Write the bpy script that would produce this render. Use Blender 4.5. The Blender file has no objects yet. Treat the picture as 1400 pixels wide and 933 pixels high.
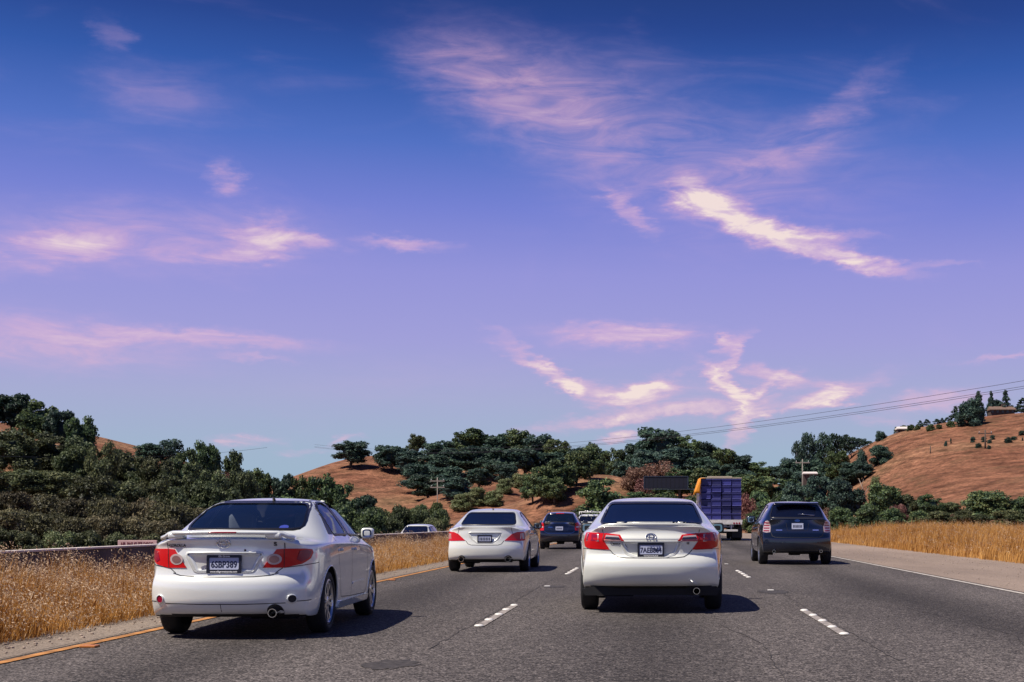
import bpy, bmesh, math, random
import numpy as np
from mathutils import Vector, Matrix
from mathutils.bvhtree import BVHTree
R = math.radians
scene = bpy.context.scene
COL = scene.collection
random.seed(7); NP = np.random.default_rng(7)

# ------------------------------------------------------------ camera
# a driver's eye 1.13 m above the middle lane, looking straight along the road (+Y)
CAM_H, FPX, PX0, PY0 = 1.13, 1850.0, 896.0, 714.0
cam_d = bpy.data.cameras.new('camera'); cam = bpy.data.objects.new('camera', cam_d); COL.objects.link(cam)
cam.location = (0, 0, CAM_H); cam.rotation_euler = (R(90), 0, 0)
cam_d.sensor_width = 36; cam_d.lens = FPX/1400*36
cam_d.shift_x = -(PX0-700)/1400; cam_d.shift_y = (PY0-466.5)/1400
cam_d.clip_start = .1; cam_d.clip_end = 6000
scene.camera = cam
def at(px, py, Y):                     # picture position + distance -> point in the place
    return Vector(((px-PX0)*Y/FPX, Y, CAM_H-(py-PY0)*Y/FPX))

# ------------------------------------------------------------ view
scene.view_settings.view_transform = 'Standard'; scene.view_settings.look = 'None'
scene.view_settings.exposure = 0.2; scene.view_settings.gamma = 1.0
scene.view_settings.use_curve_mapping = False
scene.render.film_transparent = False

# ------------------------------------------------------------ sun: high, from behind the left shoulder
LIGHT = Vector((.46, .27, -.845)).normalized()
sun_d = bpy.data.lights.new('sun', 'SUN'); sun_d.energy = 5.0; sun_d.angle = R(.5); sun_d.color = (1, .91, .80)
sun = bpy.data.objects.new('sun', sun_d); COL.objects.link(sun)
sun.rotation_euler = LIGHT.to_track_quat('-Z', 'Y').to_euler(); sun.location = (-60, -40, 120)

# ------------------------------------------------------------ sky
world = bpy.data.worlds.new('World'); scene.world = world; world.use_nodes = True
wt = world.node_tree; wt.nodes.clear()
def wn(t, **k):
    n = wt.nodes.new(t)
    for a, b in k.items(): setattr(n, a, b)
    return n
def wl(a, b): wt.links.new(a, b)
def wmath(op, a, b=None, c=None, clamp=False):
    n = wn('ShaderNodeMath', operation=op, use_clamp=clamp)
    for i, v in enumerate((a, b, c)):
        if v is None: continue
        if isinstance(v, (int, float)): n.inputs[i].default_value = v
        else: wl(v, n.inputs[i])
    return n.outputs[0]
def lin(c): 
    return tuple(((v/255)/12.92 if v/255 <= .04045 else (((v/255)+.055)/1.055)**2.4) for v in c)
tc = wn('ShaderNodeTexCoord'); sep = wn('ShaderNodeSeparateXYZ'); wl(tc.outputs['Generated'], sep.inputs[0])
az = wmath('MULTIPLY', wmath('ARCTAN2', sep.outputs[0], sep.outputs[1]), 180/math.pi)
el = wmath('MULTIPLY', wmath('ARCSINE', sep.outputs[2]), 180/math.pi)
ramp = wn('ShaderNodeValToRGB'); cr = ramp.color_ramp
SKY = [(-4, (125,134,136)), (0, (152,182,198)), (3.0, (158,178,203)), (5.2, (164,169,208)), (7.5, (159,157,214)), (10.3, (146,146,214)),
       (13, (115,127,208)), (15.5, (79,110,192)), (18, (48,87,167)), (20, (35,66,140)), (22, (29,55,118)), (90, (30,56,120))]
f = lambda e: (e+4)/94
while len(cr.elements) < len(SKY): cr.elements.new(.5)
for e_, (e, c) in zip(cr.elements, SKY):
    e_.position = f(e); e_.color = (*lin(c), 1)
cr.interpolation = 'EASE' if False else 'LINEAR'
wl(wmath('DIVIDE', wmath('ADD', el, 4), 94, clamp=True), ramp.inputs[0])
# cloud coordinates: azimuth / elevation, ruffled by noise
cmb = wn('ShaderNodeCombineXYZ'); wl(az, cmb.inputs[0]); wl(el, cmb.inputs[1])
def noise(scale, detail, sx=1, sy=1, off=(0,0,0), rough=.55, dist=0, rot=0):
    mp = wn('ShaderNodeMapping'); wl(cmb.outputs[0], mp.inputs[0])
    mp.inputs['Scale'].default_value = (sx, sy, 1); mp.inputs['Location'].default_value = off
    mp.inputs['Rotation'].default_value = (0,0,rot)
    n = wn('ShaderNodeTexNoise'); n.inputs['Scale'].default_value = scale; n.inputs['Detail'].default_value = detail
    n.inputs['Roughness'].default_value = rough; n.inputs['Distortion'].default_value = dist
    wl(mp.outputs[0], n.inputs['Vector']); return n
nz = noise(.55, 5, .6, 1.3, dist=.6)
sub = wn('ShaderNodeVectorMath', operation='SUBTRACT'); wl(nz.outputs['Color'], sub.inputs[0]); sub.inputs[1].default_value = (.5,.5,.5)
scl = wn('ShaderNodeVectorMath', operation='MULTIPLY'); wl(sub.outputs[0], scl.inputs[0]); scl.inputs[1].default_value = (1.6, .7, 0)
wrp0 = wn('ShaderNodeVectorMath', operation='ADD'); wl(cmb.outputs[0], wrp0.inputs[0]); wl(scl.outputs[0], wrp0.inputs[1])
nz2 = noise(1.9, 5, .55, 1.5, (9, 2, 0), .6)
sub2 = wn('ShaderNodeVectorMath', operation='SUBTRACT'); wl(nz2.outputs['Color'], sub2.inputs[0]); sub2.inputs[1].default_value = (.5,.5,.5)
scl2 = wn('ShaderNodeVectorMath', operation='MULTIPLY'); wl(sub2.outputs[0], scl2.inputs[0]); scl2.inputs[1].default_value = (2.0, .8, 0)
wrp = wn('ShaderNodeVectorMath', operation='ADD'); wl(wrp0.outputs[0], wrp.inputs[0]); wl(scl2.outputs[0], wrp.inputs[1])
CL = [ # px, py, half length, half width, tilt (deg, + = down to the right), strength
 (215,325,230,48,-2,.36), (60,345,130,30,-8,.13), (362,322,48,26,-8,.42), (95,338,80,18,-6,.24), (425,328,50,10,6,.35), (30,352,70,24,-12,.25), (330,350,90,10,-6,.30),
 (312,244,30,20,20,.42), (215,130,95,36,5,.17), (150,45,30,18,20,.16), (560,333,70,9,3,.55),
 (95,462,190,32,8,.42), (300,465,160,13,2,.55), (345,490,56,6,2,.35), (30,485,120,26,0,.25),
 (735,138,190,74,22,.27), (640,100,110,44,15,.18), (890,215,230,110,20,.22), (950,274,48,30,30,.50), (1010,298,90,24,24,.48), (1090,328,140,20,18,.54), (1180,358,95,12,12,.58), (1090,240,200,80,5,.14),
 (1160,145,90,24,-40,.18), (1080,210,140,40,-25,.12), (862,290,50,16,42,.46), (1125,320,90,8,4,.35),
 (860,458,115,17,1,.80), (725,495,70,11,22,.52), (765,520,56,12,30,.66), (800,528,46,12,5,.55),
 (872,540,60,18,-6,.95), (800,578,105,11,-6,.95), (845,600,26,10,-4,.85), (960,545,170,30,-5,.25),
 (995,490,48,11,-52,.66), (985,520,56,13,40,.86), (1025,548,50,15,20,.75), (1065,515,80,13,10,.62), (1012,590,44,14,-55,.66),
 (1110,543,66,14,-8,.86), (1165,528,80,12,-16,.42), (1275,548,90,17,-4,.66), (330,603,52,8,-2,.62), (415,616,40,6,0,.45), (470,602,26,7,-20,.5),
 (905,520,90,8,-22,.42), (940,560,110,9,-4,.40), (1060,560,90,8,-12,.42), (700,470,50,8,30,.30), (1200,575,70,8,4,.30), (990,470,22,9,-40,.6), (1040,535,40,8,-30,.5),
 (1370,490,80,5,-2,.32), (1285,360,55,6,3,.30), (560,520,200,30,-4,.10)]
tot = None
for px, py, hl, hw, tilt, st in CL:
    a0 = math.degrees(math.atan((px-PX0)/FPX)); e0 = math.degrees(math.atan((PY0-py)/FPX*math.cos(R(a0))))
    k = math.degrees(1/FPX)
    mp = wn('ShaderNodeMapping', vector_type='TEXTURE'); wl(wrp.outputs[0], mp.inputs[0])
    mp.inputs['Location'].default_value = (a0, e0, 0); mp.inputs['Rotation'].default_value = (0,0,-R(tilt))
    mp.inputs['Scale'].default_value = (hl*k*1.15, hw*k*1.25, 1)
    ln = wn('ShaderNodeVectorMath', operation='LENGTH'); wl(mp.outputs[0], ln.inputs[0])
    mr = wn('ShaderNodeMapRange', interpolation_type='SMOOTHERSTEP'); wl(ln.outputs['Value'], mr.inputs[0])
    mr.inputs[1].default_value = 0; mr.inputs[2].default_value = 1.25; mr.inputs[3].default_value = st*(.92 if py > 440 else 1.0); mr.inputs[4].default_value = 0
    tot = mr.outputs[0] if tot is None else wmath('ADD', tot, mr.outputs[0])
# thin high veil over the rest of the sky, streaked
veil = noise(.16, 6, .5, 1.5, (31, 7, 0), dist=1.2)
vm = wn('ShaderNodeMapRange', interpolation_type='SMOOTHSTEP'); wl(veil.outputs['Fac'], vm.inputs[0])
vm.inputs[1].default_value = .52; vm.inputs[2].default_value = .80; vm.inputs[3].default_value = 0; vm.inputs[4].default_value = .12
tot = wmath('ADD', tot, vm.outputs[0])
strk = noise(.62, 6, .4, 1.7, (3, 5, 0), .62, .8, rot=R(-9))
sm = wn('ShaderNodeMapRange'); wl(strk.outputs['Fac'], sm.inputs[0]); sm.inputs[1].default_value = .33; sm.inputs[2].default_value = .66
sm.inputs[3].default_value = .34; sm.inputs[4].default_value = 1.25
cloud = wmath('MINIMUM', wmath('MULTIPLY', tot, sm.outputs[0]), .95)
cc = wn('ShaderNodeValToRGB'); cc.color_ramp.elements[0].color = (.55,.40,.72,1); cc.color_ramp.elements[1].color = (.90,.74,.69,1)
cc.color_ramp.elements[1].position = .92; e = cc.color_ramp.elements.new(.40); e.color = (.84,.48,.64,1)
wl(cloud, cc.inputs[0])
mix = wn('ShaderNodeMix', data_type='RGBA'); wl(cloud, mix.inputs['Factor']); wl(ramp.outputs[0], mix.inputs['A']); wl(cc.outputs[0], mix.inputs['B'])
sky = wn('ShaderNodeTexSky', sky_type='NISHITA'); sky.sun_disc = False
sky.sun_elevation = math.asin(-LIGHT.z); sky.sun_rotation = math.atan2(-LIGHT.x, -LIGHT.y)
bg1 = wn('ShaderNodeBackground'); bg1.inputs[1].default_value = .93; wl(mix.outputs['Result'], bg1.inputs[0])
bg2 = wn('ShaderNodeBackground'); bg2.inputs[1].default_value = .05; wl(sky.outputs[0], bg2.inputs[0])
mxs = wn('ShaderNodeMixShader'); mxs.inputs[0].default_value = .06; wl(bg1.outputs[0], mxs.inputs[1]); wl(bg2.outputs[0], mxs.inputs[2])
wo = wn('ShaderNodeOutputWorld'); wl(mxs.outputs[0], wo.inputs[0])
world.cycles.sampling_method = 'MANUAL'; world.cycles.sample_map_resolution = 128
scene.cycles.max_bounces = 6; scene.cycles.diffuse_bounces = 2; scene.cycles.glossy_bounces = 3
scene.cycles.transmission_bounces = 3; scene.cycles.transparent_max_bounces = 8
scene.cycles.caustics_reflective = False; scene.cycles.caustics_refractive = False

# ------------------------------------------------------------ materials
MATS = {}
def nodemat(name):
    m = bpy.data.materials.new(name); m.use_nodes = True; MATS[name] = m
    nt = m.node_tree; b = nt.nodes['Principled BSDF']
    return m, nt, b
def mat(name, col, rough=.5, metal=0, coat=0, spec=.5, vary=0, vscale=6, bump=0, bscale=40):
    m, nt, b = nodemat(name)
    b.inputs['Base Color'].default_value = (*col, 1); b.inputs['Roughness'].default_value = rough
    b.inputs['Metallic'].default_value = metal; b.inputs['Coat Weight'].default_value = coat
    b.inputs['Coat Roughness'].default_value = .04; b.inputs['Specular IOR Level'].default_value = spec
    if vary or bump:
        t = nt.nodes.new('ShaderNodeTexCoord')
    if vary:
        n = nt.nodes.new('ShaderNodeTexNoise'); n.inputs['Scale'].default_value = vscale; n.inputs['Detail'].default_value = 6
        nt.links.new(t.outputs['Object'], n.inputs['Vector'])
        r = nt.nodes.new('ShaderNodeMapRange'); r.inputs[1].default_value = .3; r.inputs[2].default_value = .7
        r.inputs[3].default_value = 1-vary; r.inputs[4].default_value = 1+vary
        nt.links.new(n.outputs['Fac'], r.inputs[0])
        mx = nt.nodes.new('ShaderNodeMix'); mx.data_type = 'RGBA'; mx.blend_type = 'MULTIPLY'; mx.inputs['Factor'].default_value = 1
        mx.inputs['A'].default_value = (*col, 1); nt.links.new(r.outputs[0], mx.inputs['B'])
        nt.links.new(mx.outputs['Result'], b.inputs['Base Color'])
    if bump:
        n = nt.nodes.new('ShaderNodeTexNoise'); n.inputs['Scale'].default_value = bscale; n.inputs['Detail'].default_value = 4
        nt.links.new(t.outputs['Object'], n.inputs['Vector'])
        bp = nt.nodes.new('ShaderNodeBump'); bp.inputs['Strength'].default_value = bump; bp.inputs['Distance'].default_value = .02
        nt.links.new(n.outputs['Fac'], bp.inputs['Height']); nt.links.new(bp.outputs[0], b.inputs['Normal'])
    return m
def glassmat(name, tint, refl=(1,1,1), haze=(.01,.015,.03)):
    m, nt, b = nodemat(name); nt.nodes.remove(b)
    out = nt.nodes['Material Output']
    tr = nt.nodes.new('ShaderNodeBsdfTransparent'); tr.inputs[0].default_value = (*tint, 1)
    gl = nt.nodes.new('ShaderNodeBsdfGlossy'); gl.inputs['Color'].default_value = (*refl, 1); gl.inputs['Roughness'].default_value = .01
    df = nt.nodes.new('ShaderNodeBsdfDiffuse'); df.inputs[0].default_value = (*haze, 1)
    ad = nt.nodes.new('ShaderNodeAddShader'); nt.links.new(tr.outputs[0], ad.inputs[0]); nt.links.new(df.outputs[0], ad.inputs[1])
    fr = nt.nodes.new('ShaderNodeFresnel'); fr.inputs[0].default_value = 1.55
    mx = nt.nodes.new('ShaderNodeMixShader'); nt.links.new(fr.outputs[0], mx.inputs[0]); nt.links.new(ad.outputs[0], mx.inputs[1]); nt.links.new(gl.outputs[0], mx.inputs[2])
    nt.links.new(mx.outputs[0], out.inputs[0]); return m

# ------------------------------------------------------------ objects
def link(name, mesh, parent=None, mats=None):
    o = bpy.data.objects.new(name, mesh); COL.objects.link(o)
    if parent is not None: o.parent = parent
    if mats is not None and len(mesh.materials) == 0:
        for m in (mats if isinstance(mats, (list, tuple)) else [mats]): mesh.materials.append(MATS[m] if isinstance(m, str) else m)
    return o
def thing(name, label, cat, loc=(0,0,0), rotz=0, group=None):
    o = bpy.data.objects.new(name, None); COL.objects.link(o); o.empty_display_size = .2
    o.location = loc; o.rotation_euler = (0,0,rotz); tag(o, label, cat, group); return o
def tag(o, label=None, cat=None, group=None, kind=None):
    if label: o['label'] = label
    if cat: o['category'] = cat
    if group: o['group'] = group
    if kind: o['kind'] = kind
    return o
def bm_mesh(bm, name='m', smooth=True, keep=False):
    me = bpy.data.meshes.new(name); bm.normal_update(); bm.to_mesh(me)
    if not keep: bm.free()
    if smooth: me.polygons.foreach_set('use_smooth', [True]*len(me.polygons))
    return me
def fast_mesh(name, verts, faces, smooth=False, col=None):
    verts = np.asarray(verts, np.float32); faces = np.asarray(faces, np.int32); k = faces.shape[1]
    me = bpy.data.meshes.new(name); me.vertices.add(len(verts)); me.vertices.foreach_set('co', verts.ravel())
    me.loops.add(faces.size); me.loops.foreach_set('vertex_index', faces.ravel())
    me.polygons.add(len(faces)); me.polygons.foreach_set('loop_start', np.arange(0, faces.size, k, dtype=np.int32))
    me.update(calc_edges=True)
    me.polygons.foreach_set('use_smooth', np.full(len(faces), smooth))
    if col is not None:
        a = me.color_attributes.new('tone', 'FLOAT_COLOR', 'POINT'); a.data.foreach_set('color', np.asarray(col, np.float32).ravel())
    return me
def box(bm, c, s, rot=None, bev=0, seg=2):
    r = bmesh.ops.create_cube(bm, size=1); vs = r['verts']
    M = Matrix.Translation(c) @ (rot.to_4x4() if rot is not None else Matrix()) @ Matrix.Diagonal((*s, 1))
    bmesh.ops.transform(bm, matrix=M, verts=vs)
    if bev:
        es = list({e for v in vs for e in v.link_edges})
        bmesh.ops.bevel(bm, geom=es, offset=bev, segments=seg, affect='EDGES', profile=.6)
def tube(bm, pts, rad, n=8, caps=True):
    pts = [Vector(p) for p in pts]; rad = rad if isinstance(rad, (list, tuple)) else [rad]*len(pts)
    rings = []; up = Vector((0,0,1))
    for i, p in enumerate(pts):
        t = (pts[min(i+1, len(pts)-1)]-pts[max(i-1, 0)]).normalized()
        a = t.cross(up)
        if a.length < .05: a = t.cross(Vector((0,1,0)))
        a.normalize(); b = a.cross(t)
        rings.append([bm.verts.new(p+(a*math.cos(2*math.pi*k/n)+b*math.sin(2*math.pi*k/n))*rad[i]) for k in range(n)])
    for q in range(len(rings)-1):
        for k in range(n): bm.faces.new((rings[q][k], rings[q][(k+1)%n], rings[q+1][(k+1)%n], rings[q+1][k]))
    if caps:
        try: bm.faces.new(rings[0][::-1]); bm.faces.new(rings[-1])
        except ValueError: pass
def lathe_x(bm, prof, n=36, cx=0, closed=True):      # profile of (radius, x) turned about the x axis
    rings = [[bm.verts.new((x+cx, r*math.cos(2*math.pi*k/n), r*math.sin(2*math.pi*k/n))) for k in range(n)] for r, x in prof]
    m = len(rings)
    for q in range(m if closed else m-1):
        a, b = rings[q], rings[(q+1)%m]
        for k in range(n): bm.faces.new((a[k], a[(k+1)%n], b[(k+1)%n], b[k]))
def prism(bm, poly, y0, y1):                          # (x, z) outline pushed from y0 to y1
    a = [bm.verts.new((x, y0, z)) for x, z in poly]; b = [bm.verts.new((x, y1, z)) for x, z in poly]
    n = len(poly)
    for i in range(n): bm.faces.new((a[i], a[(i+1)%n], b[(i+1)%n], b[i]))
    bm.faces.new(a[::-1]); bm.faces.new(b)
    bmesh.ops.recalc_face_normals(bm, faces=bm.faces)
def rounded(c, s, name, mats, parent, lv=2, taper=None, loc=None, crease=.0):
    """a soft padded block: a cube smoothed by subdivision"""
    bm = bmesh.new(); bmesh.ops.create_cube(bm, size=1)
    bmesh.ops.subdivide_edges(bm, edges=bm.edges[:], cuts=5, use_grid_fill=True)
    for v in bm.verts:
        p = v.co*2; k = (abs(p.x)**4+abs(p.y)**4+abs(p.z)**4)**.25
        v.co = Vector((p.x/k*s[0]/2, p.y/k*s[1]/2, p.z/k*s[2]/2))
        if taper: v.co.x *= 1+(taper-1)*(p.z/k+1)/2
    for v in bm.verts: v.co += Vector(c)
    return link(name, bm_mesh(bm, name), parent, mats)
def text_mesh(s, size, ext=.0015, bold=0, sx=1, align='CENTER'):
    cu = bpy.data.curves.new('t', 'FONT'); cu.body = s; cu.size = size; cu.extrude = ext; cu.offset = bold
    cu.align_x = align; cu.align_y = 'CENTER'; cu.resolution_u = 3
    o = bpy.data.objects.new('t', cu); COL.objects.link(o)
    bpy.context.view_layer.update()
    me = bpy.data.meshes.new_from_object(o.evaluated_get(bpy.context.evaluated_depsgraph_get()))
    bpy.data.objects.remove(o); bpy.data.curves.remove(cu)
    for v in me.vertices: v.co.x *= sx
    return me
def copy_tree(o, parent=None):
    c = o.copy(); COL.objects.link(c); c.parent = parent
    for ch in list(o.children): copy_tree(ch, c)
    return c
def chaikin(p, it=2, keep=.25, closed=True):
    p = [Vector((*q, 0)).to_2d() if not isinstance(q, Vector) else q for q in p]
    for _ in range(it):
        o = []; n = len(p)
        for i in range(n if closed else n-1):
            a, b = p[i], p[(i+1) % n]
            o += [a.lerp(b, keep), a.lerp(b, 1-keep)]
        if not closed: o = [p[0]]+o+[p[-1]]
        p = o
    return [(q.x, q.y) for q in p]
def roundpoly(p, r, n=3):                             # cut corners by radius r with n-step arcs
    o = []; m = len(p)
    for i in range(m):
        a, b, c = Vector(p[i-1]), Vector(p[i]), Vector(p[(i+1) % m])
        u, v = (a-b), (c-b); d = min(r, u.length*.45, v.length*.45)
        s, e = b+u.normalized()*d, b+v.normalized()*d
        for k in range(n+1):
            t = k/n; o.append(tuple(((1-t)**2)*s+2*t*(1-t)*b+t*t*e))
    return o
def dense(p, step, closed=True):
    o = []; n = len(p)
    for i in range(n if closed else n-1):
        a, b = Vector(p[i]), Vector(p[(i+1) % n]); k = max(1, int((b-a).length/step))
        o += [tuple(a.lerp(b, j/k)) for j in range(k)]
    if not closed: o.append(tuple(p[-1]))
    return o
def area2(p): return sum(p[i-1][0]*p[i][1]-p[i][0]*p[i-1][1] for i in range(len(p)))/2
def inset(p, d):
    s = 1 if area2(p) > 0 else -1; o = []; n = len(p)
    for i in range(n):
        a, b, c = Vector(p[i-1]), Vector(p[i]), Vector(p[(i+1) % n])
        e1, e2 = (b-a).normalized(), (c-b).normalized()
        n1, n2 = Vector((-e1.y, e1.x))*s, Vector((-e2.y, e2.x))*s
        m = (n1+n2); m = m/max(.35, m.length_squared)*2 if m.length > 1e-6 else n1
        o.append(tuple(b+m*d))
    return o
def inside(p, x, y):
    c = False; n = len(p); j = n-1
    for i in range(n):
        xi, yi = p[i]; xj, yj = p[j]
        if (yi > y) != (yj > y) and x < (xj-xi)*(y-yi)/(yj-yi)+xi: c = not c
        j = i
    return c
def nearest_on(p, q):
    best = None; bd = 1e9; q = Vector(q)
    for i in range(len(p)):
        a, b = Vector(p[i-1]), Vector(p[i]); ab = b-a; L = ab.length_squared
        t = 0 if L == 0 else max(0, min(1, (q-a).dot(ab)/L)); r = a+ab*t; d = (r-q).length_squared
        if d < bd: bd = d; best = r
    return best

# ------------------------------------------------------------ the lie of the land
def smooth(a, b, x):
    t = np.clip((x-a)/(b-a), 0, 1); return t*t*(3-2*t)
def road_x(y):                        # centre line: straight, then bending left out of sight
    y = np.asarray(y, float); return -np.clip(y-120, 0, 45)**2/420
def wav(x, y, s, seed):
    r = np.random.default_rng(seed); o = 0
    for i in range(5):
        a = r.uniform(0, 6.28, 3); k = s*(1.6**i); o = o+np.sin(x*math.cos(a[0])/k*6.28+y*math.sin(a[0])/k*6.28+a[1])*(1.6**i)/8
    return o
def ridge(x, y, pts, yc, sf, sb, pw=2):
    xs = [p[0] for p in pts]; zs = [p[1] for p in pts]
    # smooth crest: average a few shifted linear interpolations
    z = sum(np.interp(x+d, xs, zs) for d in (-6,-3,0,3,6))/5
    yy = yc(x) if callable(yc) else yc
    d = y-yy
    return z*np.where(d < 0, np.exp(-(np.abs(d)/sf)**pw), np.exp(-(np.abs(d)/sb)**2))
def pxr(pts, Y): return [((px-PX0)*Y/FPX, CAM_H+(PY0-py)*Y/FPX) for px, py in pts]
HB = pxr([(330,714),(400,664),(430,652),(470,637),(515,621),(560,626),(640,632),(700,632),(750,636),(790,644),(830,664),(860,700),(900,714)], 300)
HC = pxr([(800,714),(835,680),(860,658),(890,640),(920,636),(960,646),(1000,660),(1040,668),(1090,668),(1150,668),(1220,690),(1260,714)], 262)
HD = pxr([(1080,714),(1120,672),(1150,640),(1165,625),(1195,604),(1230,592),(1300,578),(1345,570),(1400,566),(1500,556),(1700,560),(2000,600)], 235)
HA = pxr([(-900,640),(-500,560),(-200,560),(-60,575),(20,585),(90,606),(150,634),(230,650),(320,672),(420,700),(520,714)], 105)
HF = pxr([(-400,585),(-100,575),(60,580),(130,597),(160,606),(195,616),(260,640),(330,660),(420,700)], 520)
HS = pxr([(540,716),(590,712),(620,707),(650,698),(680,688),(720,677),(750,670),(790,655),(820,642),(840,638),(865,652),(900,672),(940,695),(970,714)], 196)
HT = pxr([(520,716),(560,694),(600,676),(640,662),(690,652),(720,650),(750,664),(780,690),(800,714)], 235)
def H(x, y):
    x = np.asarray(x, float); y = np.asarray(y, float)
    h = np.maximum.reduce([ridge(x, y, HB, 300, 62, 120), ridge(x, y, HC, 262, 60, 90), ridge(x, y, HD, lambda x: 235+0*x, 78, 140, 1.7),
                           ridge(x, y, HA, lambda x: 105-.28*np.clip(-x-30, 0, 60), 32, 90), ridge(x, y, HF, 520, 110, 150), ridge(x, y, HS, 196, 34, 60), ridge(x, y, HT, 235, 36, 60)])
    n = wav(x, y, 17, 3)*.35+wav(x, y, 6, 5)*.12
    rd = x-road_x(y)
    far = smooth(11, 26, rd)+smooth(29, 44, -rd)
    far = np.maximum(np.clip(far, 0, 1), smooth(158, 178, y))
    h = h*far+n*far*smooth(0, 3, h)
    # verges and the lower opposing roadway
    right = smooth(9.6, 13.5, rd)*.38
    left = -smooth(8.9, 11.0, -rd)*(1-smooth(25, 33, -rd))*.80
    flat = -.03
    return h+right*(1-smooth(30, 60, rd))+left+flat
def groundmat():
    m, nt, b = nodemat('dry_hill'); L = nt.links.new; N = nt.nodes.new
    t = N('ShaderNodeTexCoord')
    def nz(s, d, sc=(1,1,1), dist=0):
        mp = N('ShaderNodeMapping'); mp.inputs['Scale'].default_value = sc; L(t.outputs['Object'], mp.inputs[0])
        n = N('ShaderNodeTexNoise'); n.inputs['Scale'].default_value = s; n.inputs['Detail'].default_value = d; n.inputs['Distortion'].default_value = dist; n.inputs['Roughness'].default_value = .62; L(mp.outputs[0], n.inputs['Vector']); return n
    big = nz(.035, 6, dist=.5); rp = N('ShaderNodeValToRGB'); e = rp.color_ramp.elements
    e[0].position = .34; e[0].color = (.200,.086,.052,1); e[1].position = .66; e[1].color = (.335,.192,.110,1); q = e.new(.5); q.color = (.265,.126,.075,1)
    L(big.outputs['Fac'], rp.inputs[0])
    fine = nz(.55, 9, (.45,.6,2.6)); r2 = N('ShaderNodeMapRange'); L(fine.outputs['Fac'], r2.inputs[0]); r2.inputs[1].default_value = .32; r2.inputs[2].default_value = .68; r2.inputs[3].default_value = .40; r2.inputs[4].default_value = 1.45
    mx = N('ShaderNodeMix'); mx.data_type = 'RGBA'; mx.blend_type = 'MULTIPLY'; mx.inputs['Factor'].default_value = 1; L(rp.outputs[0], mx.inputs['A']); L(r2.outputs[0], mx.inputs['B'])
    f3 = nz(2.3, 6, (.7,.9,1.6)); r4 = N('ShaderNodeMapRange'); L(f3.outputs['Fac'], r4.inputs[0]); r4.inputs[1].default_value = .36; r4.inputs[2].default_value = .64; r4.inputs[3].default_value = .62; r4.inputs[4].default_value = 1.3
    mx5 = N('ShaderNodeMix'); mx5.data_type = 'RGBA'; mx5.blend_type = 'MULTIPLY'; mx5.inputs['Factor'].default_value = 1; L(mx.outputs['Result'], mx5.inputs['A']); L(r4.outputs[0], mx5.inputs['B']); mx = mx5
    # scattered weedy patches
    wd = nz(.16, 5, (1,1,2)); r3 = N('ShaderNodeMapRange'); L(wd.outputs['Fac'], r3.inputs[0]); r3.inputs[1].default_value = .53; r3.inputs[2].default_value = .68
    m3 = N('ShaderNodeMix'); m3.data_type = 'RGBA'; m3.inputs['B'].default_value = (.11,.075,.04,1); L(mx.outputs['Result'], m3.inputs['A'])
    k = N('ShaderNodeMath'); k.operation = 'MULTIPLY'; k.inputs[1].default_value = .6; L(r3.outputs[0], k.inputs[0]); L(k.outputs[0], m3.inputs['Factor'])
    L(m3.outputs['Result'], b.inputs['Base Color']); b.inputs['Roughness'].default_value = .95; b.inputs['Specular IOR Level'].default_value = .1
    bp = N('ShaderNodeBump'); bp.inputs['Strength'].default_value = 1; bp.inputs['Distance'].default_value = .9
    f2 = nz(.9, 8, (.6,.8,2)); L(f2.outputs['Fac'], bp.inputs['Height']); L(bp.outputs[0], b.inputs['Normal'])
groundmat()
def axis(lo, hi, spans):
    o = [lo]
    while o[-1] < hi:
        st = next(s for lim, s in spans if o[-1] < lim); o.append(o[-1]+st)
    return np.array(o)
gx = axis(-1500, 1500, [(-400,120),(-130,12),(-34,2.4),(-7,.8),(9,4),(16,.8),(110,2.4),(300,12),(9e9,120)])
gy = axis(-60, 4000, [(0,12),(140,2.2),(330,2.6),(620,8),(9e9,160)])
X, Y = np.meshgrid(gx, gy); Z = H(X, Y)
nx, ny = len(gx), len(gy); idx = np.arange(nx*ny).reshape(ny, nx)
fc = np.stack([idx[:-1,:-1], idx[:-1,1:], idx[1:,1:], idx[1:,:-1]], -1).reshape(-1, 4)
o = link('ground', fast_mesh('ground', np.stack([X,Y,Z], -1).reshape(-1,3), fc, True), None, 'dry_hill'); tag(o, kind='structure')

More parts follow.
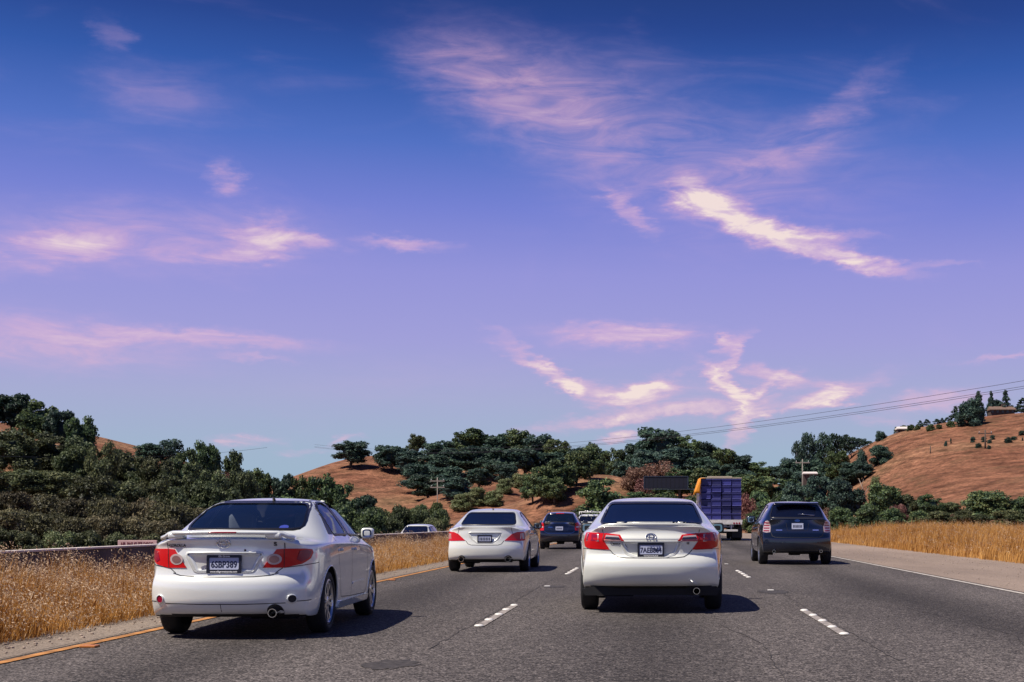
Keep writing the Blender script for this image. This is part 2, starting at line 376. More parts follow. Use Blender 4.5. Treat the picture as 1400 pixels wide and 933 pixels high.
# ------------------------------------------------------------ roadway
def asphalt(name, c0, c1, grain, warm=None, tracks=False):
    m, nt, b = nodemat(name); L = nt.links.new; N = nt.nodes.new; t = N('ShaderNodeTexCoord')
    def nz(s, d, sc=(1,1,1), ty='NOISE'):
        mp = N('ShaderNodeMapping'); mp.inputs['Scale'].default_value = sc; L(t.outputs['Object'], mp.inputs[0])
        n = N('ShaderNodeTexNoise'); n.inputs['Scale'].default_value = s; n.inputs['Detail'].default_value = d; n.inputs['Roughness'].default_value = .6; L(mp.outputs[0], n.inputs['Vector']); return n
    big = nz(.35, 6, (1,.22,1)); rp = N('ShaderNodeValToRGB'); e = rp.color_ramp.elements; e[0].position = .33; e[0].color = (*c0,1); e[1].position = .68; e[1].color = (*c1,1); L(big.outputs['Fac'], rp.inputs[0])
    col = rp.outputs[0]
    def mul(a, fac):
        mx = N('ShaderNodeMix'); mx.data_type = 'RGBA'; mx.blend_type = 'MULTIPLY'; mx.inputs['Factor'].default_value = 1; L(a, mx.inputs['A']); L(fac, mx.inputs['B']); return mx.outputs['Result']
    def mr(s, a, b_, c, d):
        r = N('ShaderNodeMapRange'); L(s, r.inputs[0]); r.inputs[1].default_value = a; r.inputs[2].default_value = b_; r.inputs[3].default_value = c; r.inputs[4].default_value = d; return r.outputs[0]
    g = nz(48, 3); col = mul(col, mr(g.outputs['Fac'], .38, .62, 1-grain, 1+grain))
    g2 = nz(13, 4, (1,.8,1)); col = mul(col, mr(g2.outputs['Fac'], .3, .7, 1-grain*.35, 1+grain*.35))
    vo = N('ShaderNodeTexVoronoi'); vo.inputs['Scale'].default_value = 30; L(t.outputs['Object'], vo.inputs['Vector'])
    sp = mr(vo.outputs['Distance'], .10, .22, 1, 0)
    wn_ = N('ShaderNodeTexWhiteNoise'); L(vo.outputs['Position'], wn_.inputs['Vector']); sel = mr(wn_.outputs['Value'], .70, .72, 0, 1)
    kk = N('ShaderNodeMath'); kk.operation = 'MULTIPLY'; L(sp, kk.inputs[0]); L(sel, kk.inputs[1])
    col = mul(col, mr(wn_.outputs['Value'], 0, 1, 1-grain*.55, 1+grain*.55))
    m4 = N('ShaderNodeMix'); m4.data_type = 'RGBA'; L(kk.outputs[0], m4.inputs['Factor']); L(col, m4.inputs['A']); m4.inputs['B'].default_value = (.40,.35,.31,1); col = m4.outputs['Result']
    if tracks:                          # oil-darkened strip along each lane, worn pale wheel paths
        sx = N('ShaderNodeSeparateXYZ'); L(t.outputs['Object'], sx.inputs[0])
        pi = N('ShaderNodeMath'); pi.operation = 'PINGPONG'; ad = N('ShaderNodeMath'); ad.inputs[1].default_value = 1.9+38; L(sx.outputs[0], ad.inputs[0]); L(ad.outputs[0], pi.inputs[0]); pi.inputs[1].default_value = 1.9
        wob = nz(.5, 3, (1,.15,1)); w2 = N('ShaderNodeMath'); w2.operation = 'MULTIPLY_ADD'; L(wob.outputs['Fac'], w2.inputs[0]); w2.inputs[1].default_value = .7; L(pi.outputs[0], w2.inputs[2])
        col = mul(col, mr(w2.outputs[0], 1.35, 2.15, 1.14, .66))
    L(col, b.inputs['Base Color']); b.inputs['Roughness'].default_value = .88; b.inputs['Specular IOR Level'].default_value = .3
    bp = N('ShaderNodeBump'); bp.inputs['Strength'].default_value = .8; bp.inputs['Distance'].default_value = .02
    L(g.outputs['Fac'], bp.inputs['Height']); L(bp.outputs[0], b.inputs['Normal'])
asphalt('asphalt', (.056,.049,.047), (.112,.098,.092), .95, tracks=True)
asphalt('shoulder_left', (.20,.16,.13), (.30,.245,.195), .30)
asphalt('shoulder_right', (.22,.17,.138), (.33,.255,.205), .22)
asphalt('old_asphalt', (.10,.095,.095), (.15,.14,.135), .3)
RY = np.concatenate([np.arange(-12, 125, 4.), np.arange(125, 168, 3.)])
def strip(name, x0, x1, z, m, kind='structure', y0=-12, y1=330, xf=None, parent=None):
    ys = RY[(RY >= y0) & (RY <= y1)]; c = road_x(ys); n = len(ys); k = 5
    v = []; 
    for j in range(k):
        x = x0+(x1-x0)*j/(k-1); v.append(np.stack([c+x, ys, np.full(n, z)], -1))
    v = np.concatenate(v); f = []
    for j in range(k-1):
        a = np.arange(n-1)+j*n; f.append(np.stack([a, a+n, a+n+1, a+1], -1))
    f = np.concatenate(f); f = f[:, ::-1] if x1 < x0 else f
    o = link(name, fast_mesh(name, v, f), parent, m)
    if kind: o['kind'] = kind
    return o
strip('road', -5.36, 5.92, .0, 'asphalt')
strip('shoulder_left', -6.35, -5.36, .004, 'shoulder_left')
strip('shoulder_right', 5.92, 10.1, .004, 'shoulder_right')
strip('opposing_road', -25.5, -10.4, -.80, 'old_asphalt')
# painted lines
mat('paint_yellow', (.42,.19,.055), .8, vary=.45, vscale=5)
mat('paint_white', (.27,.24,.22), .85, vary=.55, vscale=9)
mat('marker_white', (.72,.70,.66), .45)
mat('marker_amber', (.55,.20,.05), .35)
mat('marker_shadow', (.03,.03,.03), .8)
strip('yellow_line', -5.29, -5.185, .008, 'paint_yellow'); mat('edge_white', (.46,.42,.38), .85, vary=.4, vscale=5); strip('white_edge_line', 5.73, 5.83, .008, 'edge_white')
dot_bm = bmesh.new(); n = 14
rg = [[dot_bm.verts.new((r*math.cos(2*math.pi*k/n), r*math.sin(2*math.pi*k/n), z)) for k in range(n)] for r, z in ((.052,0), (.048,.010), (.030,.018))]
for q in range(2):
    for k in range(n): dot_bm.faces.new((rg[q][k], rg[q][(k+1) % n], rg[q+1][(k+1) % n], rg[q+1][k]))
dot_bm.faces.new(rg[2]); dot_me = bm_mesh(dot_bm); dot_me.materials.append(MATS['marker_white'])
sq = bmesh.new(); box(sq, (0,0,.009), (.10,.10,.018), bev=.006); sq_me = bm_mesh(sq, smooth=False); sq_me.materials.append(MATS['marker_white'])
am = bmesh.new(); box(am, (0,0,.010), (.14,.12,.020), bev=.006); am_me = bm_mesh(am, smooth=False); am_me.materials.append(MATS['marker_amber'])
def dashes(x, ystart, per, nm):
    i = 0; y = ystart
    while y < 118:
        o = link('lane_dash', fast_mesh('dash', [(x-.05,y,.008), (x+.05,y,.008), (x+.05,y+3.66,.008), (x-.05,y+3.66,.008)], [(0,1,2,3)]), None, 'paint_white'); o['kind'] = 'structure'
        if y > 8:
            for k in range(5):
                d = link('pavement_marker', dot_me); d.location = (x+random.uniform(-.008,.008), y+.05+k*.9, .009)
                tag(d, f'round white ceramic marker on a painted lane dash {nm}', 'road marker', 'ceramic markers on the lane dashes')
            d = link('reflector_marker', sq_me); d.location = (x+.01, y+3.66+per*.5-1.83, .001)
            tag(d, f'square white reflective marker between painted lane dashes {nm}', 'road marker', 'reflective markers between the lane dashes')
        y += per
dashes(-1.90, .0, 14.55, 'left of the middle lane'); dashes(1.89, -.4, 13.9, 'right of the middle lane')
for i, y in enumerate((12.2, 26.2, 40.4, 54.6, 69, 83)):
    d = link('reflector_marker', am_me); d.location = (-5.10, y, .001)
    tag(d, 'amber reflective marker beside the yellow edge line', 'road marker', 'amber markers along the yellow line')
# tar seals and worn patches in the asphalt
mat('tar_patch', (.046,.040,.038), .85, vary=.75, vscale=16)
def blot(name, cx, cy, sx, sy, seed):
    r = random.Random(seed); p = [(cx+sx*math.cos(2*math.pi*k/36)*r.uniform(.6,1.05), cy+sy*math.sin(2*math.pi*k/36)*r.uniform(.6,1.05)) for k in range(36)]
    bm = bmesh.new(); bm.faces.new([bm.verts.new((a, b, .004)) for a, b in p]); o = link(name, bm_mesh(bm, smooth=False), None, 'tar_patch'); o['kind'] = 'structure'
blot('road_patch', -2.1, 10.75, .24, .42, 2); blot('road_patch', 1.93, 21.9, .30, .7, 3); blot('road_patch', -1.75, 23.6, .22, .5, 4)
def crack(pts, w, seed):
    r = random.Random(seed); bm = bmesh.new(); prev = None; p = dense(pts, .25, False)
    for a, b in p:
        a += r.uniform(-.02,.02); q = w*r.uniform(.4,1.2); cur = (bm.verts.new((a-q/2, b, .0045)), bm.verts.new((a+q/2, b, .0045)))
        if prev: bm.faces.new((prev[0], prev[1], cur[1], cur[0]))
        prev = cur
    o = link('road_crack', bm_mesh(bm, smooth=False), None, 'tar_patch'); o['kind'] = 'structure'
crack([(.9,9.3), (1.0,12.5), (.7,15)], .012, 15); crack([(3.0,10.5), (3.6,13.5), (3.3,18)], .012, 16); crack([(-2.02,12), (-2.0,19), (-2.03,29), (-2.0,48)], .012, 5); crack([(1.98,11), (2.0,22), (2.02,40), (2.0,60)], .012, 6); crack([(-5.40,9), (-5.41,22), (-5.40,45)], .02, 7)

# ------------------------------------------------------------ foliage
def leafmat(name, c0, c1, rough=.55, vary=.35, trans=.25):
    m, nt, b = nodemat(name); L = nt.links.new; N = nt.nodes.new
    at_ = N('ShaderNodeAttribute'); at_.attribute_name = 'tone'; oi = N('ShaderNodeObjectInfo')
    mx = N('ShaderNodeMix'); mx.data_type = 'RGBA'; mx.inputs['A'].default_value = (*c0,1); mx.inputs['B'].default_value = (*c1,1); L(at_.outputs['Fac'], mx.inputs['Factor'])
    hs = N('ShaderNodeHueSaturation'); L(mx.outputs['Result'], hs.inputs['Color'])
    def mr(a, b_):
        r = N('ShaderNodeMapRange'); L(oi.outputs['Random'], r.inputs[0]); r.inputs[3].default_value = a; r.inputs[4].default_value = b_; return r.outputs[0]
    L(mr(1-vary, 1+vary), hs.inputs['Value']); 
    f2 = N('ShaderNodeMath'); f2.operation = 'FRACT'; f3 = N('ShaderNodeMath'); f3.operation = 'MULTIPLY'; f3.inputs[1].default_value = 7.3; L(oi.outputs['Random'], f3.inputs[0]); L(f3.outputs[0], f2.inputs[0])
    r = N('ShaderNodeMapRange'); L(f2.outputs[0], r.inputs[0]); r.inputs[3].default_value = .475; r.inputs[4].default_value = .525; L(r.outputs[0], hs.inputs['Hue'])
    L(hs.outputs[0], b.inputs['Base Color']); b.inputs['Roughness'].default_value = rough; b.inputs['Specular IOR Level'].default_value = .35
    if trans:
        tr = N('ShaderNodeBsdfTranslucent'); L(hs.outputs[0], tr.inputs[0]); ms = N('ShaderNodeMixShader'); ms.inputs[0].default_value = trans
        L(b.outputs[0], ms.inputs[1]); L(tr.outputs[0], ms.inputs[2]); L(ms.outputs[0], nt.nodes['Material Output'].inputs[0])
leafmat('leaf_oak', (.028,.060,.036), (.185,.245,.090))
leafmat('leaf_olive', (.032,.050,.025), (.185,.205,.090))
leafmat('leaf_scrub', (.052,.054,.028), (.26,.23,.12), vary=.4)
leafmat('leaf_dry', (.15,.075,.055), (.34,.19,.15), vary=.2)
leafmat('leaf_pale', (.10,.13,.05), (.30,.32,.16), vary=.2)
leafmat('leaf_blue', (.019,.046,.044), (.100,.165,.110))
leafmat('leaf_bright', (.040,.070,.025), (.165,.20,.07), vary=.2)
mat('bark', (.10,.075,.055), .9, vary=.3, vscale=3)
mat('pale_bark', (.30,.26,.22), .9, vary=.3, vscale=3)
def leaves(P, Nn, size, rng, tone, jit=.75):
    """one small bent leaf clump (two triangles) per point, facing roughly outwards"""
    n = len(P); d = Nn+rng.normal(0, jit, (n,3)); d /= np.linalg.norm(d, axis=1)[:,None]+1e-9
    u = np.cross(d, rng.normal(0,1,(n,3))); u /= np.linalg.norm(u, axis=1)[:,None]+1e-9; w = np.cross(d, u)
    s = size*rng.uniform(.4,1.5,(n,1)); a = s*u; b = s*w*rng.uniform(.45,.8,(n,1)); fold = d*s*.18
    V = np.stack([P-a, P-b*.9+fold, P+a, P+b+fold], 1).reshape(-1,3)
    F = np.arange(n*4).reshape(-1,4); T = np.repeat(np.clip(tone, 0, 1), 4)
    return V, F, np.stack([T,T,T,np.ones_like(T)], -1)
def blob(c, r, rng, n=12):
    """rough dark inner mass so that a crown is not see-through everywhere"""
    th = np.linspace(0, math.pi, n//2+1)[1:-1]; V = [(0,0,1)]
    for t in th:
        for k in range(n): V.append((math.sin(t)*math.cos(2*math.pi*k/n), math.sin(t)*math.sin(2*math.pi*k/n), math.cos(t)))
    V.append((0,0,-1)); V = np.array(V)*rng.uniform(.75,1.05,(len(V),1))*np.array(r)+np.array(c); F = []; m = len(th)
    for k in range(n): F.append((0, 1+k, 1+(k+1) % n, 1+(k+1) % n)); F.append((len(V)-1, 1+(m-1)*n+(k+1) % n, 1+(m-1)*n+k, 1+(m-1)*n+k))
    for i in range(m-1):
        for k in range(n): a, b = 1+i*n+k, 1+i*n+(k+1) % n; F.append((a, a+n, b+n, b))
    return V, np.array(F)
def crown(seed, nclump=34, per=110, size=.035, shape='oak', open_=0):
    """crown in a unit box: x,y in -.5...5, z 0..1"""
    rng = np.random.default_rng(seed); Vs = []; Fs = []; Cs = []; o = 0
    cl = []
    for i in range(nclump):
        if shape == 'oak':
            a = rng.uniform(0, 6.283); z = rng.uniform(.12, .90); rr = math.sqrt(max(0, 1-((z-.42)/.58)**2))*rng.uniform(.55,.98)*.40 if z > .42 else (.30+.12*(z/.42))*rng.uniform(.5,1)
            c = np.array([rr*math.cos(a), rr*math.sin(a), z]); r = rng.uniform(.055,.185)*(1.1-.35*z)
        elif shape == 'bush':
            a = rng.uniform(0, 6.283); z = rng.uniform(.05,.80); rr = .42*math.sqrt(max(0.02, 1-(z/.95)**2))*rng.uniform(.4,1)
            c = np.array([rr*math.cos(a), rr*math.sin(a), z]); r = rng.uniform(.09,.17)
        elif shape == 'gum':
            k = rng.integers(0, 5); a = k*1.257+rng.uniform(-.3,.3); z = rng.uniform(.30,.95); rr = rng.uniform(.10,.40)*(1.25-z*.75)
            c = np.array([rr*math.cos(a), rr*math.sin(a), z]); r = rng.uniform(.07,.13)
        else:                                                     # cone
            z = rng.uniform(.08,.97); a = rng.uniform(0, 6.283); rr = .44*(1-z)**.8*rng.uniform(.5,1)
            c = np.array([rr*math.cos(a), rr*math.sin(a), z]); r = rng.uniform(.06,.11)*(1.25-.6*z)
        cl.append((c, r))
    for c, r in cl:
        n = int(per*rng.uniform(.7,1.3)*(r/.13)**2)+8
        d = rng.normal(0,1,(n,3)); d[:,2] = d[:,2]*.9+.25; d /= np.linalg.norm(d, axis=1)[:,None]
        P = c+d*r*rng.uniform(.72,1.12,(n,1))*np.array([1.1,1.1,.85])
        t = rng.normal(.40,.28,n)+rng.uniform(-.2,.2)
        V, F, C = leaves(P, d, size, rng, t); Vs.append(V); Fs.append(F+o); Cs.append(C); o += len(V)
        if not open_:
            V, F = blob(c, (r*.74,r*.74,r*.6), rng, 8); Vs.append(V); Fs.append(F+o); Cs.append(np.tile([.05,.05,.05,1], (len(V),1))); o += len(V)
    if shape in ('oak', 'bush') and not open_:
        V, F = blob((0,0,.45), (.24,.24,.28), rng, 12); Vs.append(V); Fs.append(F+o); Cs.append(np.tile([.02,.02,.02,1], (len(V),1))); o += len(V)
    V = np.concatenate(Vs); F = np.concatenate(Fs); C = np.concatenate(Cs)
    return V, F, C
def trunk(seed, h=.35, r=.045, limbs=5, spread=.28, top=.6):
    rng = random.Random(seed); bm = bmesh.new()
    tube(bm, [(0,0,-.12), (.01,0,h*.4), (rng.uniform(-.03,.03),rng.uniform(-.03,.03),h)], [r*1.3,r,r*.8], 8)
    for i in range(limbs):
        a = 6.283*i/limbs+rng.uniform(-.3,.3); e = (spread*math.cos(a), spread*math.sin(a), top+rng.uniform(-.1,.15))
        tube(bm, [(0,0,h*.85), (e[0]*.45, e[1]*.45, h+(top-h)*.4), e], [r*.6,r*.4,r*.15], 6)
    return bm_mesh(bm)
CR = {}
def cmesh(key, leaf, *a, **k):
    V, F, C = crown(*a, **k); me = fast_mesh('crown', V, F, False, C); me.materials.append(MATS[leaf]); CR[key] = me
TR = {'oak': [trunk(i) for i in range(3)], 'gum': [trunk(10+i, .45, .028, 6, .25, .8) for i in range(2)], 'cone': [trunk(20, .6, .035, 0)], 'bush': [trunk(30+i, .12, .03, 5, .25, .5) for i in range(2)]}
for t in TR['oak']+TR['cone']+TR['bush']: t.materials.append(MATS['bark'])
for t in TR['gum']: t.materials.append(MATS['pale_bark'])
for i in range(4): cmesh(('oak', i), 'leaf_oak', 100+i, 44, 120, .030)
for i in range(3): cmesh(('blue', i), 'leaf_blue', 110+i, 44, 120, .030)
for i in range(3): cmesh(('olive', i), 'leaf_olive', 120+i, 60, 210, .021, 'oak')
for i in range(3): cmesh(('scrub', i), 'leaf_scrub', 130+i, 70, 190, .020, 'bush')
for i in range(3): cmesh(('bush', i), 'leaf_oak', 140+i, 46, 130, .027, 'bush')
for i in range(2): cmesh(('obush', i), 'leaf_olive', 150+i, 46, 140, .025, 'bush')
for i in range(2): cmesh(('dry', i), 'leaf_dry', 160+i, 40, 110, .026, 'bush', open_=1)
for i in range(2): cmesh(('pale', i), 'leaf_pale', 170+i, 44, 120, .026, 'bush')
for i in range(3): cmesh(('gum', i), 'leaf_blue', 180+i, 46, 80, .028, 'gum', open_=1)
for i in range(2): cmesh(('round', i), 'leaf_blue', 145+i, 50, 130, .027, 'bush')
for i in range(2): cmesh(('cone', i), 'leaf_blue', 190+i, 46, 60, .040, 'cone')
for i in range(2): cmesh(('willow', i), 'leaf_bright', 195+i, 44, 110, .028, 'oak')
KIND = {'oak': ('oak_tree','oak'), 'blue': ('oak_tree','oak'), 'olive': ('hillside_tree','oak'), 'scrub': ('shrub','bush'), 'bush': ('shrub','bush'), 'obush': ('shrub','bush'), 'round': ('oak_tree','bush'), 'dry': ('dry_shrub','bush'),
        'pale': ('shrub','bush'), 'gum': ('eucalyptus_tree','gum'), 'cone': ('conifer_tree','cone'), 'willow': ('leafy_tree','oak')}
NV = {}
for k in CR: NV[k[0]] = max(NV.get(k[0], 0), k[1]+1)
TRNG = random.Random(11)
def plant(kind, px, ptop, Yd, wpx, label, group=None, hmin=.55, hmax=None, fixed=False, pbase=None):
    """a tree that stands on the land at distance Yd where the picture shows it, tall enough to reach ptop"""
    x = (px-PX0)*Yd/FPX; g = float(H(x, Yd)); top = CAM_H+(PY0-ptop)*Yd/FPX
    if pbase:                                     # stand where the slope meets the given height in the view
        ys = np.arange(130, Yd+1, 1.5); gs = H((px-PX0)*ys/FPX, ys); pb = PY0-(gs-CAM_H)*FPX/ys; i = int(np.argmin(np.abs(pb-pbase)))
        Yd = float(ys[i]); x = (px-PX0)*Yd/FPX; g = float(gs[i]); top = CAM_H+(PY0-ptop)*Yd/FPX; fixed = True
    if not fixed and Yd > 150 and (top-g)*FPX/Yd < .72*wpx and kind not in ('cone', 'gum'):
        # the crest is too near its top here: stand it a little down the near slope instead
        ys = np.arange(Yd-95, Yd+1, 2.5); ys = ys[ys > 128]; gs = H((px-PX0)*ys/FPX, ys); pb = PY0-(gs-CAM_H)*FPX/ys
        i = int(np.argmin(np.abs(pb-(ptop+.80*wpx))+.02*(Yd-ys))); Yd = float(ys[i]); x = (px-PX0)*Yd/FPX; g = float(gs[i]); top = CAM_H+(PY0-ptop)*Yd/FPX
    h = max(hmin, top-g); w = wpx*Yd/FPX
    if hmax: h = min(h, hmax)
    nm, tk = KIND[kind]; crown_h = h
    if kind in ('oak', 'blue') and Yd > 190: w *= 1.14
    t = thing(nm, label, 'shrub' if tk == 'bush' and kind != 'round' else 'tree', (x, Yd, g-.05), TRNG.uniform(0, 6.28), group)
    base = {'oak': .14, 'gum': .12, 'cone': .06, 'bush': -.06}[tk]*h
    tr = link('trunk', TRNG.choice(TR[tk]), t); tr.scale = (max(w*.9, .4), max(w*.9, .4), h)
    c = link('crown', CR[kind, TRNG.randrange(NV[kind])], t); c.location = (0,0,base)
    if kind in ('cone', 'gum'): w *= 1.45
    c.scale = (w*1.06, w*1.06, (h-base)*1.03)
    return t

ORD = 'first second third fourth fifth sixth seventh eighth ninth tenth eleventh twelfth thirteenth fourteenth'.split()
def jl(lst, kind, Yd, label, group, jy=4, wj=.12, fixed=False):
    for i, a in enumerate(sorted(lst)):
        px, pt, w = a[:3]; k = a[3] if len(a) > 3 else kind
        plant(k, px, pt, Yd+TRNG.uniform(-jy, jy), w*TRNG.uniform(1-wj, 1+wj), f'{label}, {ORD[i]} from the left', group, fixed=fixed)
# --- wooded hillside on the left: rows from the far crest down to the roadside scrub
G = 'trees on the wooded left hillside'
plant('blue', -28, 538, 100, 90, 'dark tree at the left edge crowning the wooded hillside', G)
plant('blue', 18, 538, 101, 66, 'dark tree crowning the far left hillside, at the very top', G)
plant('oak', 56, 548, 98, 60, 'dark green tree just right of the topmost hillside tree', G)
plant('blue', 84, 560, 97, 46, 'small dark tree between two round crowns on the left skyline', G)
plant('oak', 110, 570, 96, 44, 'round green tree ending the high left skyline', G)
L1 = 'olive tree in the dense growth on the left hillside'
jl([(-30,590,80),(20,585,70),(65,592,70),(105,598,66),(140,604,56),(165,612,50),(-10,620,80),(40,615,70),(85,620,66),(128,622,60)], 'olive', 90, L1, G)
plant('blue', 205, 606, 112, 44, 'dark feathery tree on the skyline left of the compact sedan', G); plant('gum', 233, 602, 112, 36, 'tall thin crowned tree rising over the left skyline', G)
plant('oak', 281, 604, 110, 42, 'round dark green tree on the skyline above the compact sedan', G); plant('oak', 318, 617, 112, 34, 'small round tree right of the round skyline tree', G)
plant('dry', 306, 630, 104, 36, 'reddish brown dry shrub on the hillside above the compact sedan', G)
plant('oak', 255, 614, 106, 40, 'green tree between the thin crowned tree and the round one', G)
jl([(180,618,56),(215,622,58),(252,626,60),(290,640,56),(160,632,60),(200,640,64),(240,645,60),(330,640,50)], 'olive', 92, 'olive tree in the growth directly above the compact sedan', G)
L2 = 'brown green tree on the lower left hillside'
jl([(-20,640,86),(30,640,80),(78,642,80),(122,648,76),(165,655,74),(210,655,70),(255,660,70),(300,660,64)], 'olive', 80, L2, G)
L3 = 'scrubby brown shrub low on the left hillside'
jl([(-25,668,80),(20,664,76),(62,670,74),(105,672,76),(150,672,74),(192,676,70),(236,680,70),(278,686,64)], 'scrub', 70, L3, 'scrub on the left hillside')
jl([(-20,696,76),(15,690,70),(60,694,74),(98,700,66),(140,698,70),(182,700,70),(222,705,64)], 'scrub', 63, 'olive scrub at the foot of the left hillside', 'scrub on the left hillside', 2)
jl([(5,716,60),(42,722,50),(128,720,56),(165,722,50),(205,724,48)], 'obush', 58, 'low roadside bush behind the median barrier', 'scrub on the left hillside', 2)
plant('pale', 82, 722, 57, 56, 'pale grey leafed shrub behind the barrier on the left', 'scrub on the left hillside')
jl([(-90,560,90),(-150,566,90),(-215,570,90),(-290,575,95),(-370,580,95)], 'oak', 92, 'dark tree on the wooded hillside beyond the left edge', G)
jl([(-75,612,90),(-130,618,90),(-190,622,90),(-255,626,95),(-330,630,95)], 'olive', 80, 'olive tree on the wooded hillside beyond the left edge', G)
jl([(-70,668,84),(-125,672,84),(-185,676,84),(-250,680,90)], 'scrub', 68, 'brown shrub on the hillside beyond the left edge', 'scrub on the left hillside')
# --- darker trees right of the compact sedan
G2 = 'trees between the compact sedan and the bare hill'
for px, pt, w, k, lb in [(352,642,44,'oak','green tree on the low skyline over the compact sedan rear window'), (385,643,40,'blue','dark tree on the low skyline over the compact sedan roof'),
        (412,652,36,'oak','small dark tree in front of the bare hill foot'), (440,650,50,'oak','rounded dark oak at the left foot of the bare hill'), (472,662,46,'oak','dark oak right of the rounded one at the bare hill foot'), (500,676,46,'blue','low dark oak at the bare hill foot')]:
    plant(k, px, pt, 118, w, lb, G2)
jl([(345,664,56),(390,668,56),(432,676,54),(470,684,52),(508,690,50),(365,688,56),(410,694,54)], 'bush', 98, 'dark green tree standing behind the compact sedan cabin', G2)
jl([(520,688,44),(548,684,40),(575,686,40),(600,690,34),(534,702,44),(566,702,40)], 'obush', 108, 'olive bush behind the grass strip between the white sedans', G2)
plant('pale', 594, 704, 100, 34, 'light green round bush left of the farther white sedan', G2)
plant('willow', 598, 684, 112, 28, 'bright green bush above the pale round one', G2)
# --- the bare hill with its oaks
G3 = 'oaks on the golden hill'
plant('blue', 480, 603, 292, 47, 'lone dark oak on the shoulder of the bare hill', G3)
for px, pt, w, Yd, k, lb in [(536,606,48,296,'blue','leftmost oak of the grove on the golden hill'), (569,594,24,304,'oak','small round oak poking above the hill grove'), (600,601,44,300,'blue','oak on the grove skyline right of the small round one'),
      (640,586,50,302,'oak','tall oak on the grove skyline, first of the high ones'), (676,590,46,302,'blue','oak in the middle of the grove skyline'), (705,588,46,302,'oak','oak right of the middle of the grove skyline'), (735,594,44,300,'blue','oak where the grove skyline starts to fall'),
      (762,601,40,296,'oak','oak on the falling end of the grove skyline'), (790,612,36,290,'blue','low oak before the rounded end tree of the grove'), (816,604,38,286,'oak','rounded green oak ending the grove at the gap')]:
    plant(k, px, pt, Yd, w, lb, G3)
jl([(560,616,50),(592,622,54),(625,612,50),(655,610,52),(688,612,54),(718,614,52),(750,618,50),(778,626,46),(806,626,44),(575,634,54),(612,638,56),(585,648,50),(620,652,44)], 'blue', 278, 'dark oak inside the grove on the golden hill', G3, 6)
for px, pt, w, pb, lb in [(728,650,36,690,'lowest'), (743,638,44,688,'second lowest'), (758,652,36,688,'small low'), (766,626,48,677,'middle'), (788,617,46,666,'second highest'), (806,611,40,656,'highest')]:
    plant('oak', px, pt, 196, w, f'{lb} dark oak of the row climbing the edge of the golden slope', G3, pbase=pb)
jl([(655,640,34),(690,632,32)], 'blue', 238, 'small dark oak below the middle of the grove', G3, 3)
jl([(690,652,30),(712,646,28)], 'pale', 228, 'pale leafed shrub between golden slopes', 'shrubs on the golden slope', 3)
jl([(632,672,34),(655,664,32),(676,668,28)], 'pale', 208, 'pale leafed shrub on the lower golden slope', 'shrubs on the golden slope', 3)
jl([(550,692,34),(575,688,36),(600,690,30),(530,696,34)], 'bush', 172, 'dark shrub low on the golden slope', 'shrubs on the golden slope', 3)
plant('oak', 822, 656, 164, 66, 'broad rounded oak rising over the middle sedan roof', G3)
plant('bush', 790, 690, 162, 30, 'low bush left of the broad rounded oak', G3)
# --- wooded knoll right of the gap
G4 = 'trees on the wooded knoll'
for px, pt, w, k, lb in [(848,612,36,'oak','first tree right of the gap in the hills'), (872,604,40,'blue','tree on the left flank of the wooded knoll'), (902,580,62,'blue','tallest broad oak crowning the wooded knoll'), (938,594,44,'oak','oak just right of the knoll top'),
      (962,602,40,'blue','oak on the right flank of the knoll skyline'), (986,612,38,'oak','lower oak on the right flank of the knoll'), (1010,622,36,'blue','tree where the knoll skyline meets the saddle'), (1038,632,36,'oak','low tree in the saddle right of the knoll'), (1062,634,34,'blue','tree left of the eucalyptus stand')]:
    plant(k, px, pt, 255, w, lb, G4)
jl([(888,612,50),(925,612,52),(955,622,50),(985,630,48),(1015,640,46),(860,628,40)], 'blue', 232, 'dark oak on the near side of the wooded knoll', G4, 5)
jl([(872,632,52),(905,624,56),(888,650,54)], 'dry', 205, 'pinkish bare shrub on the wooded knoll slope', 'dry shrubs on the knoll', 4)
jl([(930,640,54),(965,640,52),(1000,648,52),(1035,650,50),(1070,655,48),(900,664,46),(870,672,40)], 'oak', 196, 'dense green tree behind the roadside message board', G4, 4)
jl([(915,672,44),(950,674,46),(930,690,40),(1040,668,50),(1075,670,50),(1105,668,46),(1035,694,44)], 'bush', 160, 'dark bush at the roadside behind the truck', 'bushes along the right roadside', 4)
plant('dry', 1022, 668, 150, 30, 'brown dry bush between the truck and the navy vehicle', 'bushes along the right roadside'); plant('dry', 1128, 690, 105, 28, 'pinkish dry bush right behind the navy vehicle', 'bushes along the right roadside')
# --- right: eucalyptus stand, oaks, crest conifers
G5 = 'eucalyptus stand on the right'
for px, pt, w, lb in [(1092,606,20,'leftmost slender eucalyptus of the stand'), (1103,596,24,'tall eucalyptus second from the left of the stand'), (1116,606,20,'shorter eucalyptus in the left part of the stand'), (1130,594,26,'tallest eucalyptus in the middle of the stand'), (1148,595,28,'eucalyptus right of the tallest one'),
      (1164,598,24,'eucalyptus toward the right of the stand'), (1176,600,18,'second eucalyptus from the right of the stand'), (1186,603,14,'rightmost small eucalyptus of the stand')]:
    plant('gum', px, pt, 238, w, lb, G5)
jl([(1085,626,40),(1110,628,42),(1165,628,36),(1130,634,42),(1100,644,46),(1160,640,40),(1180,634,30)], 'blue', 222, 'dark tree under the eucalyptus stand', 'trees below the eucalyptus stand', 4)
plant('willow', 1145, 614, 214, 38, 'yellow green tree in front of the eucalyptus stand')
plant('round', 1179, 611, 205, 20, 'small round oak on the right golden slope'); plant('round', 1204, 606, 205, 34, 'larger round oak on the right golden slope')
plant('round', 1204, 588, 236, 18, 'single round tree on the right hill skyline'); plant('pale', 1197, 648, 165, 20, 'pale green bush by the bare trunk on the right slope')
